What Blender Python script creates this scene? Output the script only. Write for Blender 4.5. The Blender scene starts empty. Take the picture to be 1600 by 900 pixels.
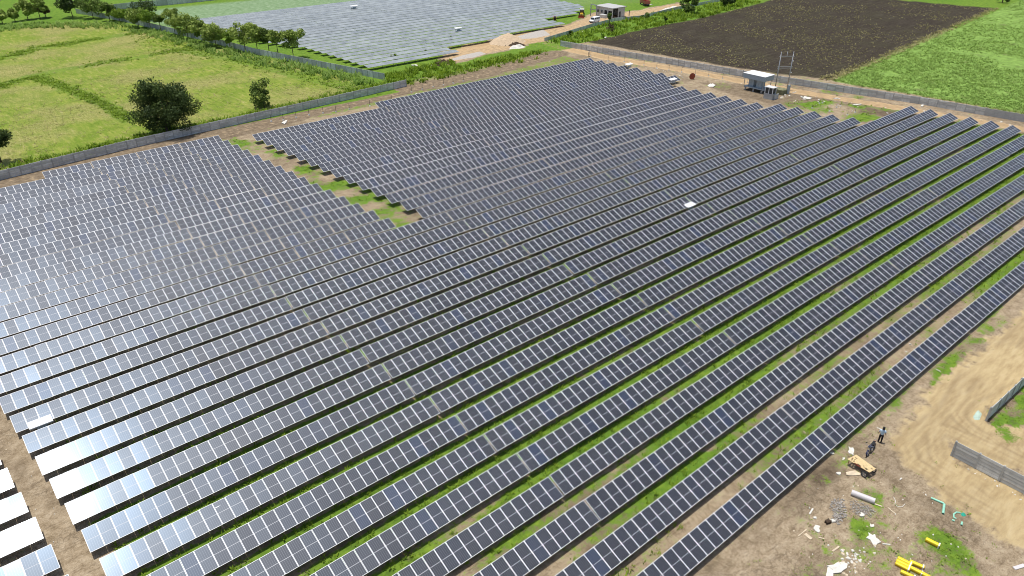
import bpy, bmesh, math, random
import numpy as np
from mathutils import Vector, Matrix

# ------------------------------------------------------------------ camera, light, world
SC = bpy.context.scene
COL = SC.collection
rnd = random.Random(7)
R = math.radians
H1 = 0.82                                   # height of the low edge of a table
F_PX, PITCH, AZ = 1142.81, R(29.9353), R(49.7062)
CZ = 49.7024 + H1
TILT = R(22.2536)
CAM_POS = (0.0, 0.0, CZ)
cd = bpy.data.cameras.new('camera'); cam = bpy.data.objects.new('camera', cd); COL.objects.link(cam)
cam.location = CAM_POS
cam.rotation_euler = (math.pi / 2 - PITCH, 0, AZ - math.pi / 2)
cd.sensor_fit = 'HORIZONTAL'; cd.angle = 2 * math.atan(800 / F_PX)
cd.clip_start = 0.5; cd.clip_end = 6000
SC.camera = cam

SUN_DIR = Vector((-0.045, 0.138, 0.989)).normalized()
sd = bpy.data.lights.new('sun', 'SUN'); sun = bpy.data.objects.new('sun', sd); COL.objects.link(sun)
sd.energy = 4.0; sd.angle = R(0.53); sd.color = (1.0, 0.965, 0.90)
sun.rotation_euler = (-SUN_DIR).to_track_quat('-Z', 'Y').to_euler()
sun.location = (60, 60, 120)

W = bpy.data.worlds.new('World'); SC.world = W; W.use_nodes = True
nt = W.node_tree
sky = nt.nodes.new('ShaderNodeTexSky'); sky.sky_type = 'NISHITA'; sky.sun_disc = False
sky.sun_elevation = math.asin(SUN_DIR.z); sky.sun_rotation = math.atan2(SUN_DIR.x, SUN_DIR.y)
sky.altitude = 500; sky.air_density = 1.0; sky.dust_density = 3.0; sky.ozone_density = 1.0
nt.links.new(sky.outputs[0], nt.nodes['Background'].inputs[0])
nt.nodes['Background'].inputs[1].default_value = 0.12
SC.view_settings.view_transform = 'Standard'; SC.view_settings.look = 'None'
SC.view_settings.exposure = 0.0; SC.view_settings.gamma = 1.0
SC.render.engine = 'CYCLES'
SC.cycles.max_bounces = 5; SC.cycles.diffuse_bounces = 3; SC.cycles.glossy_bounces = 2
SC.cycles.transmission_bounces = 2; SC.cycles.transparent_max_bounces = 4
SC.cycles.use_denoising = True
SC.cycles.filter_width = 1.0

# ------------------------------------------------------------------ helpers
def at(px, py, z=0.0):
    """the point at height z that the photograph shows at pixel (px, py)"""
    dx, dy = (px - 800) / F_PX, (450 - py) / F_PX
    fw = math.cos(PITCH) + dy * math.sin(PITCH); up = -math.sin(PITCH) + dy * math.cos(PITCH)
    s = (z - CZ) / up
    return Vector(((dx * math.sin(AZ) + fw * math.cos(AZ)) * s, (-dx * math.cos(AZ) + fw * math.sin(AZ)) * s, z))

def depth(p):
    return (p[0] * math.cos(AZ) + p[1] * math.sin(AZ)) * math.cos(PITCH) - (p[2] - CZ) * math.sin(PITCH)

def px_m(p):
    return F_PX / depth(p)

def tag(o, label=None, cat=None, group=None, kind=None):
    if label: o['label'] = label
    if cat: o['category'] = cat
    if group: o['group'] = group
    if kind: o['kind'] = kind
    return o

def empty(name, loc=(0, 0, 0), rz=0.0):
    o = bpy.data.objects.new(name, None); COL.objects.link(o)
    o.location = loc; o.rotation_euler = (0, 0, rz); o.empty_display_size = 0.2
    return o

def link(name, me, parent=None, loc=None, rot=None):
    o = bpy.data.objects.new(name, me); COL.objects.link(o)
    if parent: o.parent = parent
    if loc is not None: o.location = loc
    if rot is not None: o.rotation_euler = rot
    return o

class MB:
    """collects vertices and faces, then links them as one mesh object"""
    def __init__(s): s.v = []; s.f = []; s.m = []
    def add(s, vs, fs, mi=0):
        b = len(s.v); s.v += [tuple(v) for v in vs]
        for f in fs: s.f.append(tuple(b + i for i in f)); s.m.append(mi)
    def box(s, c, d, mi=0, mat=None):
        x, y, z = d[0] / 2, d[1] / 2, d[2] / 2
        vs = [Vector((a, b, e)) for e in (-z, z) for b in (-y, y) for a in (-x, x)]
        if mat: vs = [mat @ v for v in vs]
        vs = [v + Vector(c) for v in vs]
        s.add(vs, [(0, 2, 3, 1), (4, 5, 7, 6), (0, 1, 5, 4), (2, 6, 7, 3), (0, 4, 6, 2), (1, 3, 7, 5)], mi)
    def cyl(s, a, b, r0, r1=None, n=8, mi=0, cap=True):
        a, b = Vector(a), Vector(b); r1 = r0 if r1 is None else r1
        ax = (b - a).normalized(); t = Vector((0, 0, 1)) if abs(ax.z) < .9 else Vector((1, 0, 0))
        u = ax.cross(t).normalized(); w = ax.cross(u)
        vs = []
        for p, r in ((a, r0), (b, r1)):
            for i in range(n):
                q = 2 * math.pi * i / n; vs.append(p + u * (r * math.cos(q)) + w * (r * math.sin(q)))
        fs = [(i, i + n, (i + 1) % n + n, (i + 1) % n) for i in range(n)]
        if cap: fs += [tuple(range(n)), tuple(range(2 * n - 1, n - 1, -1))]
        s.add(vs, fs, mi)
    def tube(s, pts, r, n=7, mi=0):
        for a, b in zip(pts, pts[1:]): s.cyl(a, b, r, r, n, mi)
    def torus(s, c, ax, R0, r, n=20, k=8, mi=0):
        c = Vector(c); ax = Vector(ax).normalized(); t = Vector((0, 0, 1)) if abs(ax.z) < .9 else Vector((1, 0, 0))
        u = ax.cross(t).normalized(); w = ax.cross(u); vs = []
        for i in range(n):
            q = 2 * math.pi * i / n; d = u * math.cos(q) + w * math.sin(q)
            for j in range(k):
                g = 2 * math.pi * j / k; vs.append(c + d * (R0 + r * math.cos(g)) + ax * (r * math.sin(g)))
        s.add(vs, [(i * k + j, i * k + (j + 1) % k, ((i + 1) % n) * k + (j + 1) % k, ((i + 1) % n) * k + j) for i in range(n) for j in range(k)], mi)
    def prism(s, poly, z0, z1, mi=0):
        n = len(poly)
        vs = [(p[0], p[1], z0) for p in poly] + [(p[0], p[1], z1) for p in poly]
        s.add(vs, [tuple(range(n - 1, -1, -1)), tuple(range(n, 2 * n))] + [(i, (i + 1) % n, (i + 1) % n + n, i + n) for i in range(n)], mi)
    def mesh(s, name, mats, smooth=False):
        me = bpy.data.meshes.new(name); me.from_pydata(s.v, [], s.f)
        for m in (mats if isinstance(mats, (list, tuple)) else [mats]): me.materials.append(m)
        me.polygons.foreach_set('material_index', s.m)
        if smooth: me.polygons.foreach_set('use_smooth', [True] * len(s.f))
        me.update(); return me
    def build(s, name, mats, parent=None, loc=None, rot=None, smooth=False):
        return link(name, s.mesh(name, mats, smooth), parent, loc, rot)

def np_mesh(name, co, faces, mats, attrs=None, smooth=False, mi=None):
    """fast mesh from numpy arrays; all faces share one vertex count"""
    co = np.asarray(co, np.float32); faces = np.asarray(faces, np.int32); k = faces.shape[1]
    me = bpy.data.meshes.new(name)
    me.vertices.add(len(co)); me.vertices.foreach_set('co', co.ravel())
    me.loops.add(faces.size); me.loops.foreach_set('vertex_index', faces.ravel())
    me.polygons.add(len(faces)); me.polygons.foreach_set('loop_start', np.arange(0, faces.size, k, dtype=np.int32))
    me.polygons.foreach_set('loop_total', np.full(len(faces), k, np.int32))
    for m in (mats if isinstance(mats, (list, tuple)) else [mats]): me.materials.append(m)
    if mi is not None: me.polygons.foreach_set('material_index', np.asarray(mi, np.int32))
    if smooth: me.polygons.foreach_set('use_smooth', np.ones(len(faces), bool))
    for an, av in (attrs or {}).items():
        a = me.attributes.new(an, 'FLOAT', 'POINT'); a.data.foreach_set('value', np.asarray(av, np.float32).ravel())
    me.update(calc_edges=True); me.validate(); return me

NR = np.random.default_rng(3)
_LAT = NR.random((256, 256))
def vnoise(x, y):
    xi = np.floor(x).astype(int); yi = np.floor(y).astype(int); fx = x - xi; fy = y - yi
    fx = fx * fx * (3 - 2 * fx); fy = fy * fy * (3 - 2 * fy)
    a = _LAT[xi % 256, yi % 256]; b = _LAT[(xi + 1) % 256, yi % 256]; c = _LAT[xi % 256, (yi + 1) % 256]; d = _LAT[(xi + 1) % 256, (yi + 1) % 256]
    return (a * (1 - fx) + b * fx) * (1 - fy) + (c * (1 - fx) + d * fx) * fy
def fbm(x, y, sc, o=4):
    t = 0; a = .5; s = 0
    for i in range(o):
        t = t + a * vnoise(x / sc + 17.3 * i, y / sc + 9.1 * i); s += a; a *= .55; sc = sc * .5
    return t / s
def inside(X, Y, poly):
    r = np.zeros(X.shape, bool); n = len(poly)
    for i in range(n):
        x0, y0 = poly[i][0], poly[i][1]; x1, y1 = poly[(i + 1) % n][0], poly[(i + 1) % n][1]
        if y0 == y1: continue
        c = (y0 > Y) != (y1 > Y)
        r ^= c & (X < (x1 - x0) * (Y - y0) / (y1 - y0) + x0)
    return r
def dline(X, Y, pts, closed=False):
    d = np.full(X.shape, 1e9); P = list(pts) + ([pts[0]] if closed else [])
    for a, b in zip(P, P[1:]):
        ax, ay = a[0], a[1]; vx, vy = b[0] - ax, b[1] - ay; L2 = vx * vx + vy * vy + 1e-9
        t = np.clip(((X - ax) * vx + (Y - ay) * vy) / L2, 0, 1)
        d = np.minimum(d, np.hypot(X - ax - t * vx, Y - ay - t * vy))
    return d
def sdf(X, Y, poly):
    d = dline(X, Y, poly, True); return np.where(inside(X, Y, poly), d, -d)
def sstep(a, b, x):
    t = np.clip((x - a) / (b - a), 0, 1); return t * t * (3 - 2 * t)
def pxs(l, z=0.0): return [at(x, y, z) for x, y in l]

# ------------------------------------------------------------------ materials
class NB:
    def __init__(s, name):
        s.m = bpy.data.materials.new(name); s.m.use_nodes = True; s.t = s.m.node_tree
        s.b = s.t.nodes['Principled BSDF']; s.out = s.t.nodes['Material Output']
    def n(s, ty, **kw):
        x = s.t.nodes.new(ty)
        for k, v in kw.items(): setattr(x, k, v)
        return x
    def l(s, a, b): s.t.links.new(a, b)
    def val(s, sock, v):
        if hasattr(v, 'is_output') or isinstance(v, bpy.types.NodeSocket): s.l(v, sock)
        else: sock.default_value = v
    def attr(s, n): return s.n('ShaderNodeAttribute', attribute_name=n).outputs['Fac']
    def pos(s): return s.n('ShaderNodeNewGeometry').outputs['Position']
    def objco(s): return s.n('ShaderNodeTexCoord').outputs['Object']
    def orand(s): return s.n('ShaderNodeObjectInfo').outputs['Random']
    def noise(s, vec, sc, det=4, rough=.6, out=0):
        x = s.n('ShaderNodeTexNoise'); s.l(vec, x.inputs['Vector']); x.inputs['Scale'].default_value = sc
        x.inputs['Detail'].default_value = det; x.inputs['Roughness'].default_value = rough; return x.outputs[out]
    def stretch(s, vec, sc, rz=0.0):
        x = s.n('ShaderNodeMapping'); s.l(vec, x.inputs['Vector']); x.inputs['Scale'].default_value = sc; x.inputs['Rotation'].default_value = (0, 0, rz); return x.outputs[0]
    def math(s, op, a, b=None, c=None):
        x = s.n('ShaderNodeMath', operation=op); s.val(x.inputs[0], a)
        if b is not None: s.val(x.inputs[1], b)
        if c is not None: s.val(x.inputs[2], c)
        return x.outputs[0]
    def rng(s, v, a, b, c=0.0, d=1.0, ty='LINEAR'):
        x = s.n('ShaderNodeMapRange', interpolation_type=ty); s.val(x.inputs[0], v)
        for i, q in enumerate((a, b, c, d)): x.inputs[1 + i].default_value = q
        return x.outputs[0]
    def mix(s, f, a, b):
        x = s.n('ShaderNodeMix', data_type='RGBA'); s.val(x.inputs['Factor'], f)
        for k, v in (('A', a), ('B', b)):
            so = [i for i in x.inputs if i.name == k and i.type == 'RGBA'][0]
            if isinstance(v, tuple): so.default_value = (*v, 1) if len(v) == 3 else v
            else: s.l(v, so)
        return [o for o in x.outputs if o.type == 'RGBA'][0]
    def ramp(s, f, stops):
        x = s.n('ShaderNodeValToRGB'); s.l(f, x.inputs[0]); e = x.color_ramp.elements
        while len(e) < len(stops): e.new(.5)
        for q, (p, c) in zip(e, stops): q.position = p; q.color = (*c, 1)
        return x.outputs[0]
    def bump(s, h, st=.3, d=.05):
        x = s.n('ShaderNodeBump'); s.l(h, x.inputs['Height']); x.inputs['Strength'].default_value = st; x.inputs['Distance'].default_value = d
        s.l(x.outputs[0], s.b.inputs['Normal']); return x.outputs[0]
    def base(s, c, rough=.8, metal=0.0, spec=.5):
        if isinstance(c, tuple): s.b.inputs['Base Color'].default_value = (*c, 1)
        else: s.l(c, s.b.inputs['Base Color'])
        s.b.inputs['Roughness'].default_value = rough; s.b.inputs['Metallic'].default_value = metal; s.b.inputs['Specular IOR Level'].default_value = spec
        return s

def simple(name, c, rough=.7, metal=0.0, spec=.4, var=.25, sc=6.0):
    b = NB(name); v = b.noise(b.objco(), sc, 5, .65)
    lo = tuple(x * (1 - var) for x in c); hi = tuple(min(1, x * (1 + var)) for x in c)
    b.base(b.ramp(v, [(.3, lo), (.7, hi)]), rough, metal, spec)
    return b.m

# --- glass of the solar modules: dark cells, thin pale gaps, a film of dust with painted sky sheen on far rows
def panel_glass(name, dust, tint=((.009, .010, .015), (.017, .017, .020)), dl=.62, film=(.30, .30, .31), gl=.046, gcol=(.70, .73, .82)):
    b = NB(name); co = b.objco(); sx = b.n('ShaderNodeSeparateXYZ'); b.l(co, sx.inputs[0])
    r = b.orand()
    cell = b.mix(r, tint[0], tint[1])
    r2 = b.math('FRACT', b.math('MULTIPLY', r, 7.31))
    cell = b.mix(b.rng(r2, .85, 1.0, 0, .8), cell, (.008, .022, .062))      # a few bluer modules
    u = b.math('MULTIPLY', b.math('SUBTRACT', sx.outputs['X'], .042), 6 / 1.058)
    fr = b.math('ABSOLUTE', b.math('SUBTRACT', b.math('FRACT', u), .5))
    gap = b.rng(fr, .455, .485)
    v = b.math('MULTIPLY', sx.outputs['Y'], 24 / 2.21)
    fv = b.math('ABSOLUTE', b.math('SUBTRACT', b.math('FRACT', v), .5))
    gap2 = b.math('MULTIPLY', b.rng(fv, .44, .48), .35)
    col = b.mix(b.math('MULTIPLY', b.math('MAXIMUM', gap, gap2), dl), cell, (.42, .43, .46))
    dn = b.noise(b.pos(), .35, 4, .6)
    dust_sheen_f = b.math('MULTIPLY', b.rng(dn, .3, .7, .55, 1.25), dust)
    col = b.mix(dust_sheen_f, col, film)
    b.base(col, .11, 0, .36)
    b.b.inputs['Specular Tint'].default_value = (.80, .94, 1.0, 1)
    b.b.inputs['IOR'].default_value = 1.45
    # broad lobe of light scattered by dust and textured glass
    g = b.n('ShaderNodeBsdfGlossy'); g.inputs['Roughness'].default_value = .46; g.inputs['Color'].default_value = (*gcol, 1)
    ms = b.n('ShaderNodeMixShader'); ms.inputs[0].default_value = gl
    g2 = b.n('ShaderNodeBsdfGlossy'); g2.inputs['Roughness'].default_value = .27; g2.inputs['Color'].default_value = (.42, .66, 1.0, 1)
    m2 = b.n('ShaderNodeMixShader'); b.l(b.math('MULTIPLY', b.rng(b.math('FRACT', b.math('MULTIPLY', r, 13.7)), 0, 1, .5, 1.6), gl * .45), m2.inputs[0])
    b.l(b.b.outputs[0], m2.inputs[1]); b.l(g2.outputs[0], m2.inputs[2])
    b.l(m2.outputs[0], ms.inputs[1]); b.l(g.outputs[0], ms.inputs[2]); b.l(ms.outputs[0], b.out.inputs['Surface'])
    return b.m

M = {}
M['glass'] = panel_glass('solar_glass', .02)
M['glass_far'] = panel_glass('sky_sheen_solar_glass', .85, dl=.05, film=(.36, .385, .372), gl=.06, gcol=(.8, .82, .82))  # pale sky reflection of the far rows, painted into the matte film colour
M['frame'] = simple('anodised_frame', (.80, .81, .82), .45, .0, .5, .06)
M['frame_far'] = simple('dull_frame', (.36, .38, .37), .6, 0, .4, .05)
M['midline'] = simple('cell_gap_white', (.55, .56, .58), .5, 0, .4, .05)
M['back'] = simple('module_backsheet', (.5, .5, .5), .8)
M['galv'] = simple('galvanised_steel', (.42, .43, .44), .5, .6, .5, .15)
def concrete(name, c):
    b = NB(name); v = b.noise(b.pos(), 1.3, 6, .7); v2 = b.noise(b.stretch(b.pos(), (5, 5, .6)), 1.0, 4, .6)
    r = b.orand()
    col = b.ramp(v, [(.3, tuple(x * .72 for x in c)), (.7, tuple(x * 1.2 for x in c))])
    col = b.mix(b.rng(r, 0, 1, 0, .75), col, tuple(x * .55 for x in c))
    col = b.mix(b.rng(v2, .56, .80, 0, .35), col, (.20, .19, .17))
    b.base(col, .9, 0, .2); b.bump(b.noise(b.pos(), 14, 4), .4, .02); return b.m
M['precast'] = concrete('precast_concrete', (.70, .71, .69))
M['precast_post'] = concrete('precast_post_concrete', (.56, .57, .56))
M['white_wall'] = concrete('whitewashed_concrete', (.66, .66, .64))
M['white_sheet'] = simple('white_sheet_metal', (.80, .81, .82), .4, 0, .5, .05)
M['grey_blue'] = simple('grey_blue_steel', (.36, .42, .46), .5, .0, .5, .1)
M['dark_steel'] = simple('dark_steel', (.06, .065, .07), .5, .2)
M['rubber'] = simple('black_rubber', (.02, .02, .021), .8)
M['orange'] = simple('orange_drum_paint', (.52, .12, .04), .6)
M['wood'] = simple('raw_pine_wood', (.62, .47, .25), .8, 0, .2, .25, 14)
M['red_wood'] = simple('rusty_red_paint', (.30, .07, .035), .7)
M['yellow'] = simple('yellow_plastic', (.80, .62, .02), .45, 0, .5, .12)
M['amber'] = simple('amber_plastic_side', (.60, .32, .01), .5, 0, .5, .12)
M['green_pipe'] = simple('pale_green_plastic', (.30, .62, .46), .5, 0, .4, .12)
M['teal'] = simple('teal_cloth', (.02, .32, .22), .8)
M['scrap'] = simple('white_scrap', (.66, .63, .56), .8, 0, .2, .15, 3)
M['card'] = simple('torn_cardboard', (.60, .50, .36), .9, 0, .1, .2, 3)
M['pvc'] = simple('grey_pvc', (.60, .57, .56), .5, 0, .4, .06)
M['machine_yellow'] = simple('machine_yellow_paint', (.66, .42, .03), .45)
M['dark_glass'] = simple('dark_glass', (.02, .025, .03), .1, 0, .6)
M['silver'] = simple('bright_metal', (.6, .6, .62), .25, .9)
M['navy'] = simple('navy_paint', (.018, .02, .055), .3, 0, .6)
M['skin'] = simple('skin', (.22, .115, .07), .6)
M['hair'] = simple('black_hair', (.008, .007, .007), .6)
M['shirt'] = simple('pale_blue_shirt', (.52, .66, .76), .85, 0, .2, .08)
M['trousers'] = simple('dark_trousers', (.022, .022, .028), .85, 0, .2, .1)
M['bark'] = simple('bark', (.13, .10, .075), .95, 0, .1, .35, 5)
M['sandheap'] = simple('pale_sand', (.52, .40, .27), .95, 0, .1, .2, 1.5)
M['gravelgrey'] = simple('grey_gravel', (.42, .385, .34), .95, 0, .2, .4, 9)
M['soil'] = simple('dark_spoil', (.07, .05, .035), .95, 0, .1, .4, 3)
M['red_roof'] = simple('faded_red_paint', (.42, .13, .09), .6)

def foliage(name, dark, light, trans=.25):
    b = NB(name); a = b.attr('tone'); n = b.noise(b.pos(), .5, 3)
    f = b.math('ADD', b.math('MULTIPLY', a, .75), b.math('MULTIPLY', n, .25))
    col = b.ramp(f, [(.15, dark), (.85, light)])
    b.base(col, .65, 0, .25)
    t = b.n('ShaderNodeBsdfTranslucent'); b.l(col, t.inputs['Color'])
    ms = b.n('ShaderNodeMixShader'); ms.inputs[0].default_value = trans
    b.l(b.b.outputs[0], ms.inputs[1]); b.l(t.outputs[0], ms.inputs[2]); b.l(ms.outputs[0], b.out.inputs['Surface'])
    return b.m
M['leaf_dark'] = foliage('dark_leaves', (.026, .050, .014), (.098, .145, .034))
M['leaf_mid'] = foliage('mid_green_leaves', (.065, .115, .022), (.230, .310, .065))
M['leaf_teak'] = foliage('broad_pale_leaves', (.13, .20, .03), (.45, .54, .13))
M['leaf_lime'] = foliage('lime_leaves', (.10, .20, .02), (.30, .40, .05))
M['leaf_dry'] = foliage('dry_brown_leaves', (.09, .06, .035), (.20, .15, .09))
M['grass'] = foliage('grass_blades', (.095, .175, .014), (.330, .460, .040), .35)
M['crop'] = foliage('crop_leaves', (.150, .250, .045), (.360, .500, .120), .4)
M['straw'] = foliage('straw_blades', (.17, .17, .045), (.48, .42, .19), .2)

# --- the earth: one material, mixed by masks stored on the ground's own vertices
def earth():
    b = NB('earth'); P = b.pos()
    n1 = b.noise(P, .16, 6, .62); n2 = b.noise(P, .9, 6, .65); n3 = b.noise(P, 4.5, 5, .7); n4 = b.noise(P, .045, 4, .5)
    n5 = b.noise(P, 11.0, 4, .75); nd = b.math('ADD', b.math('MULTIPLY', n2, .45), b.math('ADD', b.math('MULTIPLY', n3, .35), b.math('MULTIPLY', n5, .20)))
    dirt = b.ramp(nd, [(.34, (.150, .110, .066)), (.42, (.240, .180, .112)), (.5, (.350, .272, .178)), (.62, (.49, .40, .28))])
    dirt_ = b.ramp(n2, [(.28, (.185, .138, .085)), (.5, (.340, .262, .170)), (.72, (.470, .380, .262))])
    vo = b.n('ShaderNodeTexVoronoi', feature='DISTANCE_TO_EDGE'); vo.inputs['Scale'].default_value = 1.5
    wp = b.n('ShaderNodeVectorMath', operation='ADD'); b.l(P, wp.inputs[0]); b.l(b.noise(P, 2.2, 4, .7, 1), wp.inputs[1]); b.l(wp.outputs[0], vo.inputs['Vector'])
    crack = b.math('MULTIPLY', b.math('MULTIPLY', b.rng(vo.outputs['Distance'], .0, .07, 1, 0), b.rng(n1, .45, .62)), b.math('SUBTRACT', 1.0, b.rng(b.attr('road'), .05, .35)))
    dirt = b.mix(b.math('MULTIPLY', crack, .42), dirt, (.120, .088, .055))
    dirt = b.mix(b.rng(n1, .52, .72, 0, .45), dirt, (.225, .170, .112))
    dirt = b.mix(b.rng(n3, .60, .75, 0, .55), dirt, (.40, .33, .24))
    rut = b.noise(b.stretch(P, (.55, 2.2, 1), R(35)), 1.1, 6, .7)
    dirt = b.mix(b.rng(rut, .30, .46, .75, 0), dirt, (.170, .125, .082))
    dirt = b.mix(b.rng(rut, .58, .70, 0, .5), dirt, (.44, .36, .255))
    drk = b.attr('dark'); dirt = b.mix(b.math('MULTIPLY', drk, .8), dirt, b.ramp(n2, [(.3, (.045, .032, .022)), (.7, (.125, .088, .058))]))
    # dirt road
    st = b.noise(b.stretch(P, (.35, 1.6, 1), R(-20)), 1.0, 5, .6)
    road = b.ramp(st, [(.3, (.370, .270, .140)), (.55, (.500, .385, .210)), (.75, (.545, .435, .258))])
    road = b.mix(b.rng(n3, .62, .8, 0, .4), road, (.26, .185, .115))
    road = b.mix(b.math('MULTIPLY', b.attr('orange'), .7), road, b.ramp(n2, [(.3, (.42, .255, .13)), (.7, (.56, .40, .235))]))
    road = b.mix(b.math('MULTIPLY', b.attr('tracks'), .65), road, (.245, .175, .10))
    rm = b.rng(b.math('ADD', b.attr('road'), b.math('MULTIPLY', b.math('SUBTRACT', n2, .5), 1.3)), .30, .70, ty='SMOOTHSTEP')
    col = b.mix(rm, dirt, road)
    # grass
    gcol = b.ramp(n2, [(.25, (.060, .112, .018)), (.5, (.135, .230, .026)), (.75, (.250, .340, .045))])
    gcol = b.mix(b.rng(n4, .4, .65, 0, .55), gcol, (.095, .200, .022))
    gcol = b.mix(b.rng(n3, .58, .75, 0, .5), gcol, (.26, .33, .045))
    gm = b.rng(b.math('ADD', b.attr('grass'), b.math('ADD', b.math('MULTIPLY', b.math('SUBTRACT', n2, .5), 1.0), b.math('MULTIPLY', b.math('SUBTRACT', n3, .5), .5))), .36, .62, ty='SMOOTHSTEP')
    col = b.mix(gm, col, gcol)
    # stubble field
    sn = b.noise(b.stretch(P, (1.1, .22, 1), R(25)), 1.0, 6, .7)
    sn2 = b.noise(b.stretch(P, (2.6, .5, 1), R(25)), 1.3, 4, .7)
    sb = b.ramp(sn, [(.26, (.085, .135, .016)), (.43, (.180, .250, .034)), (.57, (.270, .300, .058)), (.68, (.40, .365, .15)), (.80, (.52, .47, .26))])
    sb = b.mix(b.rng(n1, .42, .62, 0, .65), sb, b.ramp(sn2, [(.3, (.090, .165, .014)), (.7, (.210, .300, .032))]))
    sb = b.mix(b.rng(n4, .44, .60, 0, .62), sb, b.ramp(sn2, [(.3, (.150, .135, .045)), (.5, (.300, .265, .100)), (.7, (.50, .43, .22))]))
    col = b.mix(b.math('MULTIPLY', b.attr('stubble'), b.rng(gm, .3, 1.0, 1.0, .35)), col, sb)
    # standing crop
    cn = b.noise(P, .55, 6, .7)
    cc = b.ramp(cn, [(.28, (.115, .165, .045)), (.48, (.190, .310, .065)), (.72, (.300, .440, .110))])
    cc = b.mix(b.rng(n1, .58, .70, 0, .75), cc, (.13, .115, .055))
    col = b.mix(b.attr('crop'), col, cc)
    # ploughed black soil with weeds and clods
    pn = b.noise(P, 1.6, 6, .75)
    pc = b.ramp(pn, [(.32, (.020, .015, .011)), (.52, (.046, .036, .026)), (.72, (.105, .085, .058))])
    fur = b.noise(b.stretch(P, (.10, 1.5, 1), R(8)), 1.0, 4, .6)
    pc = b.mix(b.rng(fur, .5, .66, 0, .55), pc, (.098, .086, .060)); pc = b.mix(b.rng(fur, .30, .44, .6, 0), pc, (.018, .014, .010))
    wm = b.math('MULTIPLY', b.rng(b.noise(P, .07, 4, .6), .46, .62), b.rng(n3, .54, .66))
    pc = b.mix(b.math('MULTIPLY', wm, .8), pc, (.150, .165, .050))
    pc = b.mix(b.rng(b.noise(P, 1.1, 3, .8), .68, .74, 0, .8), pc, (.26, .24, .15))
    col = b.mix(b.attr('plough'), col, pc)
    pal = b.noise(b.stretch(P, (.5, 1.3, 1), R(20)), .9, 5, .75)
    col = b.mix(b.attr('pale'), col, b.ramp(pal, [(.3, (.095, .170, .070)), (.5, (.190, .285, .140)), (.64, (.30, .385, .245)), (.74, (.55, .60, .50))]))
    b.base(col, .95, 0, .12)
    h = b.math('ADD', b.math('ADD', b.math('MULTIPLY', n2, .5), b.math('MULTIPLY', n3, .35)), b.math('MULTIPLY', rut, .5)); h = b.math('SUBTRACT', h, b.math('MULTIPLY', crack, .12)); b.bump(h, .9, .30)
    return b.m
M['earth'] = earth()
# ------------------------------------------------------------------ the layout of the solar field (metres; x along the rows, y across them)
WMOD, LMOD = 1.160, 2.278
PROW, Y1 = 4.2026, 23.3209
J0, SHEAR, T28, T7, S0 = 29.6644, .3558, 32.635, 8.2985, 59.557
CT, ST = math.cos(TILT), math.sin(TILT)
def ylow(k): return Y1 + (k - 1) * PROW - LMOD * CT
def yup(k): return Y1 + (k - 1) * PROW
def jx(k): return J0 + (18 - k) * SHEAR

# ------------------------------------------------------------------ ground
gx = np.concatenate([np.arange(-160, -12, 12.), np.arange(-12, 36, .7), np.arange(36, 92, .33), np.arange(92, 205, .8), np.arange(205, 430, 2.5), np.arange(430, 1700, 60.)])
gy = np.concatenate([np.arange(-160, -12, 12.), np.arange(-12, 24, .33), np.arange(24, 110, .7), np.arange(110, 215, .8), np.arange(215, 440, 2.5), np.arange(440, 1700, 60.)])
GX, GY = np.meshgrid(gx, gy, indexing='ij')
def hgt(X, Y):
    near = sstep(-20, 0, X) * sstep(260, 190, X) * sstep(-20, 0, Y) * sstep(260, 190, Y)
    yard = sstep(23, 19, Y) * sstep(20, 40, X)
    return near * ((fbm(X, Y, 9, 3) - .5) * .10 + yard * (fbm(X, Y, 2.2, 4) - .5) * .16)
GZ = hgt(GX, GY)
wob = (fbm(GX, GY, 3.0, 3) - .5)
wob2 = (fbm(GX + 90, GY + 40, 12.0, 3) - .5)

P_STUB = pxs([(-160, 330), (0, 277), (200, 228), (300, 206), (400, 184), (500, 160), (575, 145), (560, 128), (500, 108), (400, 88), (320, 70), (250, 52), (195, 38), (120, 34), (60, 40), (0, 48), (-160, 70)])
P_PLOUGH = pxs([(921, 66), (1000, 47), (1050, 37), (1100, 27.5), (1190, 5), (1215, -3), (1400, 0), (1480, 7), (1555, 13), (1450, 58), (1375, 90), (1296, 124), (1230, 117), (1160, 107), (1050, 89), (960, 73)])
P_CROP = pxs([(1300, 127), (1380, 93), (1455, 61), (1562, 15), (1600, -2), (1800, -60), (2300, 140), (1900, 235), (1600, 175)])
P_YARD = pxs([(1640, 455), (1600, 497), (1525, 560), (1478, 592), (1430, 645), (1398, 690), (1412, 722), (1450, 748), (1500, 792), (1560, 828), (1700, 905), (1800, 880), (1690, 812), (1600, 778), (1565, 762), (1486, 718), (1484, 690), (1600, 738), (1700, 780), (1750, 740), (1640, 690), (1600, 672), (1545, 668), (1530, 655), (1556, 625), (1600, 590), (1700, 500)])
L_ROAD = pxs([(700, 78), (780, 66), (850, 64.5), (885, 76), (950, 90.5), (1050, 106.5), (1160, 127), (1280, 149), (1440, 174), (1600, 202), (1800, 238), (2100, 290)])
L_TRACK = pxs([(-160, 345), (0, 292), (110, 262), (200, 241), (300, 220), (400, 198), (500, 171), (640, 139), (760, 114), (870, 84)])
P_FARPAD = pxs([(688, 92), (730, 72), (790, 57), (850, 45), (890, 38), (930, 20), (985, 18), (1060, 4), (1080, 8), (1000, 28), (930, 38), (850, 62), (815, 74), (760, 84), (700, 102)])

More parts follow.
